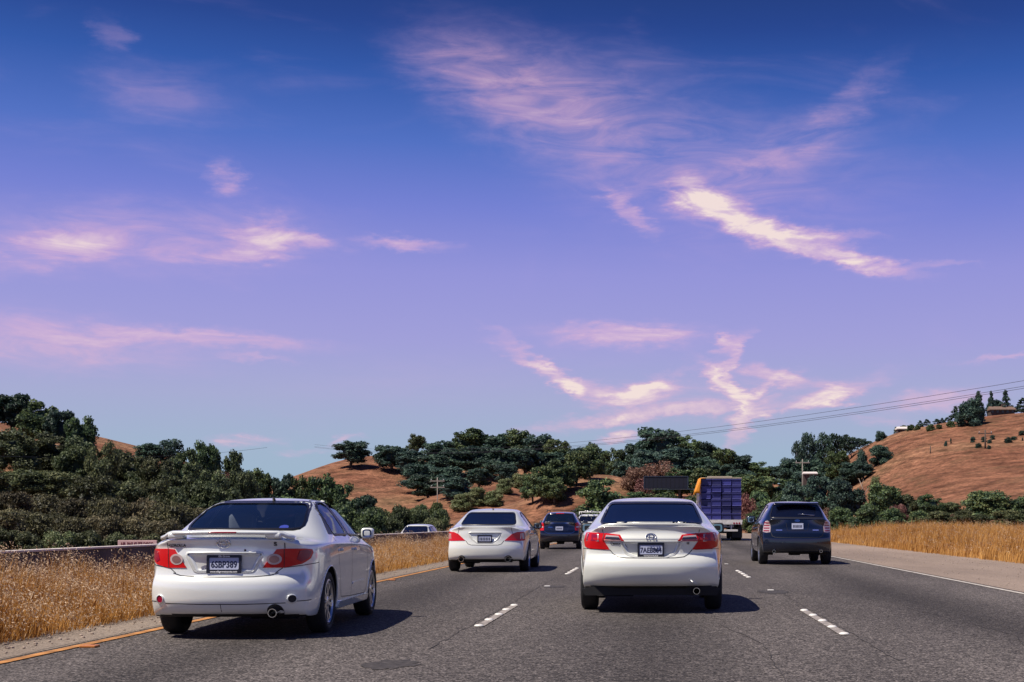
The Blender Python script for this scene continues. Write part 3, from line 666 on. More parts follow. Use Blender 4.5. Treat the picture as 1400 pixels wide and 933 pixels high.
for px, pt, w, lb in [(1258,575,10,'first small conifer of the crest row'), (1267,573,11,'second small conifer of the crest row'), (1281,574,12,'middle small conifer of the crest row'), (1288,573,9,'fourth small conifer of the crest row'), (1295,574,9,'last small conifer of the crest row'), (1306,556,15,'conifer left of the big round crest tree'),
      (1338,535,16,'tall conifer behind the big round crest tree'), (1355,536,12,'conifer left of the hilltop house roof'), (1375,535,18,'tall conifer above the hilltop house'), (1399,545,24,'conifer at the right edge beside the hilltop house')]:
    plant('cone', px, pt, 236, w, lb, 'conifers on the right crest', hmin=1)
plant('round', 1326, 542, 230, 48, 'big round dark tree on the right crest'); plant('blue', 1362, 545, 240, 22, 'dark tree behind the hilltop house'); 
jl([(1226,583,10),(1235,580,12),(1245,579,12),(1254,580,10),(1272,579,12),(1284,579,10),(1300,574,12)], 'bush', 238, 'low dark bush beside the small crest building', 'bushes on the right crest', 1)
jl([(1293,602,7),(1345,596,6),(1357,594,8),(1353,600,7),(1378,597,10),(1386,596,7),(1338,605,9),(1330,596,5),(1300,598,5),(1397,588,8),(1398,600,6),(1352,608,7)], 'round', 200, 'small dark shrub dotting the right golden slope', 'shrubs dotting the right slope', 3, .6)
G6 = 'trees along the foot of the right hill'
jl([(1090,655,48),(1120,650,48),(1150,655,44),(1165,668,44)], 'blue', 140, 'dark tree at the left foot of the right hill', G6, 4)
for px, pt, w, k, lb in [(1206,661,56,'oak','broad green bush at the foot of the right hill'), (1240,672,48,'obush','olive bush right of the broad green one'), (1272,676,46,'oak','dark bush in the middle of the right hill foot'), (1300,684,40,'obush','low olive bush before the big right hand shrub'), (1348,667,76,'bush','big rounded dark shrub at the right'), (1397,674,60,'bush','dark shrub at the right edge behind the grass')]:
    plant(k, px, pt, 100, w, lb, G6)
jl([(1150,690,44),(1185,688,46),(1220,692,44),(1255,694,42),(1168,704,36),(1205,704,40)], 'bush', 90, 'low dark bush behind the right grass verge', G6, 3)
jl([(1285,696,44),(1315,694,40),(1375,694,50),(1410,690,50),(1340,700,40)], 'obush', 84, 'low olive bush behind the right grass verge', G6, 3)
jl([(1230,682,30),(1310,698,34)], 'dry', 88, 'dry brown bush behind the right grass verge', G6, 2)
# bare white trunk standing on the right slope
p0 = at(1186, 660, 170); x, yy = p0.x, 170; g = float(H(x, yy)); bm = bmesh.new()
tube(bm, [(0,0,-.3), (-.4,0,1.8), (-1.1,0,3.6)], [.09,.06,.03], 8); tube(bm, [(-.35,0,1.6), (.3,.1,2.8)], [.05,.02], 6); tube(bm, [(-.7,0,2.6), (-.5,0,3.5)], [.04,.015], 6)
o = link('dead_tree', bm_mesh(bm), None, 'pale_bark'); o.location = (x, yy, g); tag(o, 'bare white leaning dead tree on the right slope', 'tree')

# ------------------------------------------------------------ dry roadside grass
def grassmat(name, c0, c1):
    m, nt, b = nodemat(name); at_ = nt.nodes.new('ShaderNodeAttribute'); at_.attribute_name = 'tone'
    mx = nt.nodes.new('ShaderNodeMix'); mx.data_type = 'RGBA'; mx.inputs['A'].default_value = (*c0,1); mx.inputs['B'].default_value = (*c1,1)
    nt.links.new(at_.outputs['Fac'], mx.inputs['Factor']); nt.links.new(mx.outputs['Result'], b.inputs['Base Color']); b.inputs['Roughness'].default_value = .7; b.inputs['Specular IOR Level'].default_value = .25
    tr = nt.nodes.new('ShaderNodeBsdfTranslucent'); nt.links.new(mx.outputs['Result'], tr.inputs[0]); ms = nt.nodes.new('ShaderNodeMixShader'); ms.inputs[0].default_value = .3
    nt.links.new(b.outputs[0], ms.inputs[1]); nt.links.new(tr.outputs[0], ms.inputs[2]); nt.links.new(ms.outputs[0], nt.nodes['Material Output'].inputs[0])
grassmat('straw', (.35,.145,.030), (.74,.43,.14)); grassmat('oat_heads', (.42,.27,.15), (.78,.60,.42))
def grass(name, x0, x1, y0, y1, n, hlo, hhi, w, heads, label, edge, near=1.0, seed=1):
    rng = np.random.default_rng(seed)
    u = rng.uniform(0,1,n); y = y0*(y1/y0)**(u**near); rx = rng.uniform(0,1,n)
    c = road_x(y); wob = edge*np.sin(y*1.7)*.4+edge*np.sin(y*.6+1)*.6+rng.normal(0, edge*.5, n)
    s = 1 if x1 > x0 else -1
    x = c+x0+s*np.abs(wob)*(1-rx)+(x1-x0)*rx; z = H(x, y)
    clump = .75+.35*np.sin(x*2.3+np.sin(y*1.1)*2)*np.sin(y*1.9+x)
    h = rng.uniform(hlo, hhi, n)*np.clip(clump, .5, 1.15)*(.55+.45*np.clip(rx*6, 0, 1))
    a = rng.uniform(0, 6.283, n); lean = rng.normal(0,.13,(n,2))*h[:,None]+np.array([.06,.03]); wv = np.stack([np.cos(a), np.sin(a)], -1)*(w*rng.uniform(.6,1.4,n))[:,None]/2
    B = np.stack([x,y,z-.03], -1); W3 = np.concatenate([wv, np.zeros((n,1))], 1)
    M = B+np.concatenate([lean*.35, (h*.55)[:,None]], 1); T = B+np.concatenate([lean, h[:,None]], 1)
    V = np.stack([B-W3, B+W3, M+W3*.8, M-W3*.8, T], 1); base = np.arange(n)*5
    F = np.concatenate([np.stack([base,base+1,base+2,base+3], -1), np.stack([base+3,base+2,base+4,base+4], -1)])
    tone = np.clip(rng.normal(.45,.22,n)+.28*np.sin(x*1.3+np.sin(y*.7)*2)*np.sin(y*.9+x*.5), 0, 1); C = np.repeat(np.stack([tone,tone,tone,np.ones(n)], -1), 5, axis=0)
    # degenerate quads are avoided: the tip is its own vertex, so write tips as triangles in a second pass
    me = bpy.data.meshes.new(name); Vf = V.reshape(-1,3); quads = np.stack([base,base+1,base+2,base+3], -1); tris = np.stack([base+3,base+2,base+4], -1)
    loops = np.concatenate([quads.ravel(), tris.ravel()]).astype(np.int32); starts = np.concatenate([np.arange(n)*4, n*4+np.arange(n)*3]).astype(np.int32)
    me.vertices.add(len(Vf)); me.vertices.foreach_set('co', Vf.astype(np.float32).ravel()); me.loops.add(len(loops)); me.loops.foreach_set('vertex_index', loops); me.polygons.add(2*n); me.polygons.foreach_set('loop_start', starts); me.update(calc_edges=True)
    ca = me.color_attributes.new('tone', 'FLOAT_COLOR', 'POINT'); ca.data.foreach_set('color', C.astype(np.float32).ravel())
    o = link(name, me, None, 'straw'); tag(o, label, 'grass', kind='stuff')
    # nodding oat heads on some of the stems
    k = rng.random(n) < heads; Tk = T[k]; hk = h[k]; m = len(Tk); P = []; D = []
    for i in range(6):
        f = i/6; P.append(Tk+np.stack([rng.normal(0,.035,m)+.02*i, rng.normal(0,.03,m), -.03*i*rng.uniform(.4,1,m)+.05], -1)); 
    P = np.concatenate(P); q = len(P); d = np.stack([rng.normal(0,.5,q)+.3, rng.normal(0,.5,q), rng.normal(-.5,.4,q)], -1); d /= np.linalg.norm(d, axis=1)[:,None]
    sd = np.cross(d, rng.normal(0,1,(q,3))); sd /= np.linalg.norm(sd, axis=1)[:,None]; s_ = rng.uniform(.6,1.3,(q,1))
    V = np.stack([P-d*.015*s_, P+sd*w*.55*s_, P+d*.019*s_, P-sd*w*.55*s_], 1).reshape(-1,3); tone = np.clip(rng.normal(.5,.25,q), 0, 1)
    o2 = link('oat_seed_heads', fast_mesh('heads', V, np.arange(q*4).reshape(-1,4), False, np.repeat(np.stack([tone,tone,tone,np.ones(q)], -1), 4, axis=0)), o, 'oat_heads'); o2['kind'] = 'stuff'
    return o
grass('dry_grass_left', -5.98, -8.25, 9.0, 95, 76000, .38, .88, .0095, .28, 'golden dry grass along the left shoulder', .10, .95, 1)
grass('dry_grass_right', 9.75, 17.5, 24, 125, 90000, .45, .85, .020, .07, 'golden dry grass verge along the right shoulder', .16, .95, 2)
# litter and pebbles along the shoulders
mat('pebble', (.34,.27,.22), .9, vary=.3, vscale=20)
def pebbles(name, x0, x1, y0, y1, n, seed, label):
    rng = np.random.default_rng(seed); V = []; F = []; o = 0
    for i in range(n):
        c = (rng.uniform(x0, x1), y0*(y1/y0)**rng.uniform(), .012); r = rng.uniform(.006,.022); v, f = blob(c, (r*1.3,r,r*.7), rng, 6); V.append(v); F.append(f+o); o += len(v)
    ob = link(name, fast_mesh(name, np.concatenate(V), np.concatenate(F)), None, 'pebble'); tag(ob, label, 'gravel', kind='stuff')
pebbles('gravel_left', -6.25, -5.45, 9, 40, 500, 5, 'loose pebbles on the left shoulder'); pebbles('gravel_right', 6.2, 10.0, 20, 60, 350, 6, 'loose pebbles on the right shoulder')

# ------------------------------------------------------------ cars
mat('white_paint', (.84,.87,.835), .20, .12, 1)
mat('pearl_paint', (.85,.87,.80), .20, .12, 1)
mat('navy_paint', (.006,.011,.028), .2, .2, 1)
mat('black_paint', (.006,.009,.024), .22, .1, 1)
mat('underbody', (.012,.012,.014), .8)
mat('cabin_dark', (.02,.02,.024), .8)
mat('seat_grey', (.20,.20,.20), .85)
mat('seat_pale', (.30,.30,.30), .85)
mat('seal_black', (.010,.010,.012), .35)
mat('gap_dark', (.015,.015,.017), .6)
mat('tyre_rubber', (.016,.016,.018), .75, bump=.3, bscale=60)
mat('alloy', (.55,.56,.58), .28, .9)
mat('chrome', (.75,.76,.78), .12, 1)
mat('dark_chrome', (.10,.11,.14), .2, .8)
mat('plastic_black', (.016,.016,.018), .45)
mat('lens_red', (.62,.010,.014), .2, 0, .25, .3)
mat('lens_deep_red', (.30,.006,.035), .2, 0, .25, .3)
mat('lens_clear', (.62,.50,.50), .12, .1, 1)
mat('lens_bowl', (.42,.24,.25), .22, .5, 1)
mat('plate_white', (.50,.54,.70), .4)
mat('plate_ink', (.012,.016,.05), .5)
mat('plate_frame', (.010,.010,.016), .35)
mat('print_white', (.80,.80,.80), .5)
mat('print_gold', (.45,.28,.06), .5)
mat('mirror_glass', (.30,.36,.42), .03, 1)
mat('sticker_blue', (.08,.10,.55), .5)
glassmat('glass_clear', (.80,.85,.90), haze=(.004,.008,.02))
glassmat('glass_dark', (.16,.18,.22), haze=(.006,.009,.022))
glassmat('glass_side', (.50,.57,.66), (.48,.62,.80), (.006,.009,.022))
glassmat('glass_black', (.05,.055,.075), haze=(.004,.006,.018))

FR = [0, .42, .74, .90, .97, 1]
def cage(rows, rear, front, zbot, tl):
    bm = bmesh.new(); n = len(rows); Lv = len(rear)
    def V(x, y, z): return bm.verts.new((x, y, z))
    T = {}; S = {}; Rr = {}; Fr = {}; B = {}
    for s, (yc, zc, yr, wr, zr, yb, wb, zb, W) in enumerate(rows):
        for j in range(-5, 6):
            q = abs(j); sg = 1 if j >= 0 else -1
            if q == 0: p = (0, yc, zc)
            elif q == 1: p = (.48*wr, yc+(yr-yc)*.2, zc-(zc-zr)*.15)
            elif q == 2: p = (.84*wr, yc+(yr-yc)*.65, zc-(zc-zr)*.5)
            elif q == 3: p = (wr, yr, zr)
            elif q == 4: 
                k = .55; p = (wr+(wb-wr)*k+.018, yr+(yb-yr)*k, zr+(zb-zr)*k+.004)
            else: p = (wb, yb, zb)
            T[s, j] = V(p[0]*sg, p[1], p[2])
    pf = [.985, 1, 1, .998, .992, .98, .945]
    for s in range(n):
        yc, zc, yr, wr, zr, yb, wb, zb, W = rows[s]
        for sg in (-1, 1):
            S[s, 0, sg] = T[s, 5*sg]
            for l in range(1, Lv+1):
                if s == 0: y, z, xw, cs = rear[l-1]; p = (xw, y+cs, z)
                elif s == n-1: y, z, xw, cs = front[l-1]; p = (xw, y-cs, z)
                else:
                    x = W*pf[l-1] if l > 1 else wb+(W-wb)*.6
                    yy = yb
                    # let side columns stand upright, pulled a little to the corners
                    p = (x, yy, zb+(zbot-zb)*tl[l-1])
                S[s, l, sg] = V(p[0]*sg, p[1], p[2])
    for tab, D, e, sgn in ((rear, Rr, 0, 1), (front, Fr, n-1, -1)):
        for j in range(-5, 6):
            D[0, j] = T[e, j]
        for l in range(1, Lv+1):
            y, z, xw, cs = tab[l-1]
            for j in range(-5, 6):
                if abs(j) == 5: D[l, j] = S[e, l, 1 if j > 0 else -1]
                else:
                    f = FR[abs(j)]; D[l, j] = V(f*xw*(1 if j >= 0 else -1), y+sgn*cs*f**3.2, z)
    for s in range(n):
        for j in range(-5, 6):
            if abs(j) == 5: B[s, j] = S[s, Lv, 1 if j > 0 else -1]
            elif s == 0: B[s, j] = Rr[Lv, j]
            elif s == n-1: B[s, j] = Fr[Lv, j]
            else:
                o = S[s, Lv, 1].co; B[s, j] = V(o.x*FR[abs(j)]*(1 if j >= 0 else -1), o.y, zbot)
    for s in range(n-1):
        for j in range(-5, 5):
            bm.faces.new((T[s,j], T[s,j+1], T[s+1,j+1], T[s+1,j])); bm.faces.new((B[s,j], B[s+1,j], B[s+1,j+1], B[s,j+1]))
        for l in range(Lv):
            bm.faces.new((S[s,l,1], S[s,l+1,1], S[s+1,l+1,1], S[s+1,l,1])); bm.faces.new((S[s,l,-1], S[s+1,l,-1], S[s+1,l+1,-1], S[s,l+1,-1]))
    for l in range(Lv):
        for j in range(-5, 5):
            bm.faces.new((Rr[l,j], Rr[l+1,j], Rr[l+1,j+1], Rr[l,j+1])); bm.faces.new((Fr[l,j], Fr[l,j+1], Fr[l+1,j+1], Fr[l+1,j]))
    bmesh.ops.recalc_face_normals(bm, faces=bm.faces)
    return bm, T, S, Rr, Fr

class Car:
    def __init__(s, name, label, cat, loc, yaw, L, W, H, rows, rear, front, zbot=.20, paint='white_paint', creases=(), lv=3,
                 tl=(.05,.18,.34,.50,.66,.84,1), group=None, glass='glass_dark'):
        s.root = thing(name, label, cat, loc, yaw, group); s.L, s.W, s.H = L, W, H; s.paint = paint; s.glass = glass
        bm, T, S, Rr, Fr = cage(rows, rear, front, zbot, tl)
        cl = bm.edges.layers.float.new('crease_edge')
        def cr(a, b, v):
            e = bm.edges.get((a, b))
            if e: e[cl] = v
        for c in creases:
            if c[0] == 'rear':                                   # a level across the tail
                for j in range(-5, 5):
                    if abs(j) <= c[3] and abs(j+1) <= c[3]: cr(Rr[c[1],j], Rr[c[1],j+1], c[2])
            elif c[0] == 'row':
                for j in range(-5, 5):
                    if abs(j) <= c[3] and abs(j+1) <= c[3]: cr(T[c[1],j], T[c[1],j+1], c[2])
            elif c[0] == 'belt':
                for q in range(c[1], c[2]):
                    for g in (-5, 5): cr(T[q,g], T[q+1,g], c[3])
            elif c[0] == 'side':
                for q in range(c[1], c[2]):
                    for g in (-1, 1): cr(S[q,c[3],g], S[q+1,c[3],g], c[4])
        me = bm_mesh(bm, 'cage'); o = bpy.data.objects.new('cage', me); COL.objects.link(o)
        md = o.modifiers.new('s', 'SUBSURF'); md.levels = lv; md.render_levels = lv
        bpy.context.view_layer.update()
        m2 = bpy.data.meshes.new_from_object(o.evaluated_get(bpy.context.evaluated_depsgraph_get()))
        bpy.data.objects.remove(o); bpy.data.meshes.remove(me)
        n = len(m2.vertices); co = np.empty(n*3, np.float32); m2.vertices.foreach_get('co', co); co = co.reshape(-1,3)
        mn, mx = co.min(0), co.max(0)
        co[:,0] *= (W/2)/mx[0]; co[:,1] = (co[:,1]-mn[1])*L/(mx[1]-mn[1]); co[:,2] = zbot+(co[:,2]-mn[2])*(H-zbot)/(mx[2]-mn[2])
        m2.vertices.foreach_set('co', co.ravel()); m2.update()
        s.bm = bmesh.new(); s.bm.from_mesh(m2); s.bm.normal_update(); bpy.data.meshes.remove(m2)
        s.bvh = BVHTree.FromBMesh(s.bm)
        s.holes = []
    # ---- put a flat outline on the skin
    def cast(s, mode, a, b):
        if mode == 'rear': o, d = Vector((a, -2, b)), Vector((0,1,0))
        elif mode == 'front': o, d = Vector((a, s.L+2, b)), Vector((0,-1,0))
        elif mode == 'right': o, d = Vector((3, a, b)), Vector((-1,0,0))
        elif mode == 'left': o, d = Vector((-3, a, b)), Vector((1,0,0))
        elif mode == 'top': o, d = Vector((a, b, 4)), Vector((0,0,-1))
        else:                                                   # 'corner': angle about an upright axis inside the tail
            t = R(a); d = Vector((-math.sin(t), math.cos(t), 0)); o = Vector((0,.9,b))-d*3
        h, n, i, dist = s.bvh.ray_cast(o, d)
        if h is None:
            h, n, i, dist = s.bvh.find_nearest(o+d*(2 if mode != 'top' else 2.6))
        return h, n
    def proj(s, mode, p):
        return {'rear': (p.x, p.z), 'front': (p.x, p.z), 'right': (p.y, p.z), 'left': (p.y, p.z)}[mode]
    def cut(s, poly, mode, ok=None):
        xs = [p[0] for p in poly]; ys = [p[1] for p in poly]; x0, x1, y0, y1 = min(xs), max(xs), min(ys), max(ys)
        ax = {'rear': Vector((0,-1,0)), 'front': Vector((0,1,0)), 'right': Vector((1,0,0)), 'left': Vector((-1,0,0))}[mode]
        dele = []
        for f in s.bm.faces:
            c = f.calc_center_median(); a, b = s.proj(mode, c)
            if x0 < a < x1 and y0 < b < y1 and (f.normal.dot(ax) > .12 if ok is None else ok(f, c)) and inside(poly, a, b): dele.append(f)
        if not dele: return
        ds = set(dele); vs = {v for f in dele for v in f.verts}
        bd = [v for v in vs if any(g not in ds for g in v.link_faces)]
        bmesh.ops.delete(s.bm, geom=dele, context='FACES')
        for v in bd:
            if not v.is_valid: continue
            a, b = s.proj(mode, v.co); q = nearest_on(poly, (a, b))
            if ok is None:
                h, n = s.cast(mode, q.x, q.y)
                if (h-v.co).length < .15: v.co = h
            else:
                if mode in ('right', 'left') and q.y > .215: v.co.y, v.co.z = q.x, q.y
    def patch(s, name, poly, mode, mats, parent=None, off=.004, skirt=.012, g=.05, gb=None):
        bm = bmesh.new(); vs = [bm.verts.new((p[0], p[1], 0)) for p in poly]
        f = bm.faces.new(vs); gb = gb or g
        xs = [p[0] for p in poly]; ys = [p[1] for p in poly]
        for lo, hi, ax, st in ((min(xs), max(xs), 0, g), (min(ys), max(ys), 1, gb)):
            k = max(1, int((hi-lo)/st))
            for i in range(1, k):
                t = lo+(hi-lo)*i/k; co = Vector((t,0,0)) if ax == 0 else Vector((0,t,0)); no = Vector((1,0,0)) if ax == 0 else Vector((0,1,0))
                bmesh.ops.bisect_plane(bm, geom=bm.verts[:]+bm.edges[:]+bm.faces[:], plane_co=co, plane_no=no)
        nn = {}
        for v in bm.verts:
            h, n = s.cast(mode, v.co.x, v.co.y); v.co = h+n*off; nn[v] = n
        bm.normal_update()
        fs = bm.faces[:]
        if sum(f.normal.dot(nn[f.verts[0]]) for f in fs) < 0: bmesh.ops.reverse_faces(bm, faces=fs)
        if skirt:
            be = [e for e in bm.edges if e.is_boundary]; low = {}
            for e in be:
                for v in e.verts:
                    if v not in low: low[v] = bm.verts.new(v.co-nn[v]*skirt)
            for e in be:
                l = e.link_loops[0]; a, b = l.vert, l.link_loop_next.vert
                bm.faces.new((b, a, low[a], low[b])); e.smooth = False
        return link(name, bm_mesh(bm, name), parent or s.root, mats)
    def ring(s, name, outer, inner, mode, mats, parent=None, off=.004, off2=None):
        bm = bmesh.new(); A = []; B = []; C = []
        for p, q in zip(outer, inner):
            h, n = s.cast(mode, *p); A.append(bm.verts.new(h+n*off)); C.append(bm.verts.new(h-n*.004))
            h, n = s.cast(mode, *q); B.append(bm.verts.new(h+n*(off if off2 is None else off2)))
        k = len(A)
        for i in range(k):
            j = (i+1) % k; bm.faces.new((A[i], A[j], B[j], B[i])); bm.faces.new((C[i], C[j], A[j], A[i]))
        bmesh.ops.recalc_face_normals(bm, faces=bm.faces)
        return link(name, bm_mesh(bm, name), parent or s.root, mats)
    def seam(s, pts, mode, w=.007, mats='gap_dark', off=.0015, closed=False, name='panel_gap', parent=None):
        p = dense(pts, .03, closed); bm = bmesh.new(); prev = None; n = len(p); first = None
        ang = mode == 'corner'
        for i in range(n):
            a, b = Vector(p[i-1] if (closed or i) else p[i]), Vector(p[(i+1) % n] if (closed or i < n-1) else p[i])
            t = (b-a); 
            if ang: t.x *= .0157
            t.normalize(); m = Vector((-t.y, t.x))*w/2
            if ang: m.x /= .0157
            c = Vector(p[i]); cur = []
            for q in (c+m, c-m):
                h, nn = s.cast(mode, q.x, q.y); cur.append(bm.verts.new(h+nn*off))
            if prev: bm.faces.new((prev[0], prev[1], cur[1], cur[0]))
            else: first = cur
            prev = cur
        if closed: bm.faces.new((prev[0], prev[1], first[1], first[0]))
        return link(name, bm_mesh(bm, name), parent or s.root, mats)
    def decal(s, name, me, mode, a, b, mats, parent=None, off=.004):
        """lay lettering on the skin, centred at (a, b)"""
        for v in me.vertices:
            h, n = s.cast(mode, a+v.co.x, b+v.co.y); v.co = h+n*(off+v.co.z)
        return link(name, me, parent or s.root, mats)
    # ---- openings with glass
    def window(s, poly, mode, name, glass=None, r=.04, seal=.016, lip=.012):
        poly = dense(roundpoly(poly, r), .05)
        s.cut(poly, mode)
        o = s.patch(name, inset(poly, -.003), mode, glass or s.glass, off=-.003, skirt=0, g=.09)
        s.ring('window_seal', inset(poly, -lip), inset(poly, seal), mode, 'seal_black', parent=o, off=.003, off2=.001)
        return o
    def arch(s, y, z, r):
        for sg, mode in ((1, 'right'), (-1, 'left')):
            poly = [(y+r*math.cos(2*math.pi*k/56), z+r*math.sin(2*math.pi*k/56)) for k in range(56)]
            s.cut(poly, mode, ok=lambda f, c, sg=sg: c.x*sg > s.W*.32)
            bm = bmesh.new(); n = 28; x0, x1 = sg*s.W*.31, sg*(s.W/2-.035); ra = r+.012
            ri = [[bm.verts.new((x, y+ra*math.cos(math.pi*k/n*1.16-.25), z+ra*math.sin(math.pi*k/n*1.16-.25))) for k in range(n+1)] for x in (x0, x1)]
            for k in range(n): bm.faces.new((ri[0][k], ri[0][k+1], ri[1][k+1], ri[1][k]))
            c = bm.verts.new((x0, y, z))
            for k in range(n): bm.faces.new((ri[0][k], ri[0][k+1], c))
            link('wheel_well', bm_mesh(bm), s.root, 'underbody')
            # rolled lip of the arch
            bm = bmesh.new(); pts = []
            for k in range(27):
                t = -.18+(math.pi+.36)*k/26; a, b = y+(r+.006)*math.cos(t), z+(r+.006)*math.sin(t)
                if b < .22: continue
                h, nn = s.cast(mode, y+(r+.012)*math.cos(t), b+.006*math.sin(t)); pts.append(Vector((h.x-.004*sg, a, b)))
            if len(pts) > 3: tube(bm, pts, .009, 6); link('arch_lip', bm_mesh(bm), s.root, s.paint)
    def body(s):
        bm = s.bm
        for f in bm.faces:
            c = f.calc_center_median()
            f.material_index = 2 if (f.normal.z < -.85 and c.z < .34) else 0
            f.smooth = True
        me = bm_mesh(bm, 'body'); o = link('body', me, s.root, [s.paint, 'cabin_dark', 'underbody'])
        md = o.modifiers.new('skin', 'SOLIDIFY'); md.thickness = .016; md.offset = -1; md.material_offset = 1; md.material_offset_rim = 0
        s.bodyobj = o; return o
    # ---- fittings
    def wheels(s, ys, r, x, w=.2, spokes=10, rim=.68, two=True):
        for y in ys:
            for sg in (-1, 1):
                wd = bpy.data.objects.new('wheel', None); COL.objects.link(wd); wd.parent = s.root; wd.location = (sg*x, y, r); wd.empty_display_size = .1
                if sg < 0: wd.rotation_euler = (0,0,math.pi)
                key = (s.root.name, 'w')
                if not hasattr(s, '_wm'):
                    bm = bmesh.new(); h = w/2; rr = r*rim
                    lathe_x(bm, [(rr, -h*.8), (rr+.02, -h*.95), (r-.045, -h), (r-.012, -h*.86), (r, -h*.55), (r, h*.55), (r-.012, h*.86), (r-.045, h), (rr+.02, h*.95), (rr, h*.8)], 44)
                    bmesh.ops.recalc_face_normals(bm, faces=bm.faces); t = bm_mesh(bm)
                    bm = bmesh.new()
                    lathe_x(bm, [(rr+.004, h*.86), (rr-.012, h*.90), (rr-.03, h*.72), (rr-.035, -h*.8), (rr+.004, -h*.8)], 44)
                    lathe_x(bm, [(.001, h*.80), (.032, h*.82), (.062, h*.70), (.07, h*.3), (.001, h*.3)], 20, closed=False)
                    for k in range(spokes):
                        a = 2*math.pi*k/spokes+(.09 if two and k % 2 else -.09 if two else 0)
                        M = Matrix.Rotation(a, 3, 'X'); vs = []
                        for rad, wd2, xo in ((.04, .020, h*.74), (rr*.55, .017, h*.70), (rr-.02, .024, h*.80)):
                            for yy, xx in ((-wd2, xo), (wd2, xo), (wd2, xo-.035), (-wd2, xo-.035)):
                                vs.append(bm.verts.new(M @ Vector((xx, yy, rad))))
                        for q in range(2):
                            for i in range(4):
                                bm.faces.new((vs[q*4+i], vs[q*4+(i+1) % 4], vs[q*4+4+(i+1) % 4], vs[q*4+4+i]))
                    bmesh.ops.recalc_face_normals(bm, faces=bm.faces); rm = bm_mesh(bm, smooth=False)
                    bm = bmesh.new(); lathe_x(bm, [(.01, -.02), (rr*.72, -.02), (rr*.72, .0), (.01, .0)], 28); lathe_x(bm, [(.01, -h*.84), (rr*1.0, -h*.84), (rr*1.0, -h*.80), (.01, -h*.80)], 28); dk = bm_mesh(bm)
                    t.materials.append(MATS['tyre_rubber']); rm.materials.append(MATS['alloy']); dk.materials.append(MATS['underbody'])
                    s._wm = (t, rm, dk)
                for nm, m in zip(('tyre', 'rim', 'brake_disc'), s._wm): link(nm, m, wd)
    def exhaust(s, x, z, y=.02, r=.035, l=.22):
        bm = bmesh.new(); n = 20
        prof = [(r, -y*0), (r, l), (r-.007, l), (r-.007, 0)]
        rg = [[bm.verts.new((x+q*math.cos(2*math.pi*k/n), y+d, z+q*math.sin(2*math.pi*k/n))) for k in range(n)] for q, d in ((r,0),(r,l),(r-.007,l),(r-.007,.0))]
        for q in range(4):
            a, b = rg[q], rg[(q+1) % 4]
            for k in range(n): bm.faces.new((a[k], a[(k+1) % n], b[(k+1) % n], b[k]))
        v = bm.faces.new(rg[2]); v.material_index = 1
        bmesh.ops.recalc_face_normals(bm, faces=bm.faces)
        link('exhaust_pipe', bm_mesh(bm, smooth=False), s.root, ['chrome', 'underbody'])
    def muffler(s, x, z=.25, y=.5):
        bm = bmesh.new(); tube(bm, [(x-.25,y,z),(x-.22,y,z),(x+.22,y,z),(x+.25,y,z)], [.05,.09,.09,.05], 14); link('muffler', bm_mesh(bm), s.root, 'dark_chrome')
    def underside(s):
        bm = bmesh.new(); box(bm, (0, s.wy[0], s.wr), (s.W*.72, .07, .07), bev=.02)
        box(bm, (0, s.wy[0]-.02, s.wr-.06), (.3, .3, .12), bev=.03); link('rear_axle', bm_mesh(bm), s.root, 'underbody')
    def mirrors(s, y, z, x, size=(.22,.12,.15), paint=None):
        for sg in (-1, 1):
            m = rounded((sg*(x+size[0]/2), y, z), (size[0], size[1], size[2]), 'side_mirror', paint or s.paint, s.root, lv=2)
            bm = bmesh.new(); w, h = size[0]*.36, size[2]*.36
            p = roundpoly([(-w,-h),(w,-h),(w*.95,h),(-w*.95,h)], .035, 4)
            prism(bm, [(sg*(x+size[0]/2)+a, z+b) for a, b in p], y-size[1]*.49, y-size[1]*.38)
            link('mirror_glass', bm_mesh(bm, smooth=False), m, 'mirror_glass')
            bm = bmesh.new(); tube(bm, [(sg*(x-.12), y+.05, z-.05), (sg*(x+.05), y, z-.02)], [.04,.03], 8); link('mirror_arm', bm_mesh(bm), m, 'plastic_black')
    def plate(s, x, z, text, top=None, bottom=None, tilt=6, w=.305, h=.155, frame=True, out=.012, tsize=.088, marks=False):
        hh, n = s.cast('rear', x, z); y = min(s.cast('rear', x, z+dz)[0].y for dz in (-h/2, 0, h/2))-out
        return s.plate_at(Vector((x, y, z)), text, top, bottom, tilt, w, h, frame, tsize, marks)
    def plate_at(s, p, text, top, bottom, tilt, w, h, frame, tsize, marks=False):
        M = Matrix.Translation(p) @ Matrix.Rotation(R(-tilt), 4, 'X')
        def put(nm, me, mm, par, dy):
            for v in me.vertices: c = v.co; v.co = M @ Vector((c.x, dy-c.z, c.y))
            return link(nm, me, par, mm)
        bm = bmesh.new(); box(bm, (0,0,0), (w, h, .004), bev=.0015, seg=1); pl = put('license_plate', bm_mesh(bm, smooth=False), 'plate_white', s.root, 0)
        if frame:
            a = roundpoly([(-w/2-.012,-h/2-.012),(w/2+.012,-h/2-.012),(w/2+.012,h/2+.010),(-w/2-.012,h/2+.010)], .012); b = roundpoly([(-w/2+.012,-h/2+.024),(w/2-.012,-h/2+.024),(w/2-.012,h/2-.016),(-w/2+.012,h/2-.016)], .012)
            bm = bmesh.new(); k = len(a); rg = [[bm.verts.new((q[0], q[1], d)) for q in ps] for ps, d in ((a,-.006),(a,.009),(b,.009),(b,-.001))]
            for q in range(3):
                for i in range(k): bm.faces.new((rg[q][i], rg[q][(i+1) % k], rg[q+1][(i+1) % k], rg[q+1][i]))
            bmesh.ops.recalc_face_normals(bm, faces=bm.faces); fr = put('plate_frame', bm_mesh(bm, smooth=False), 'plate_frame', pl, 0)
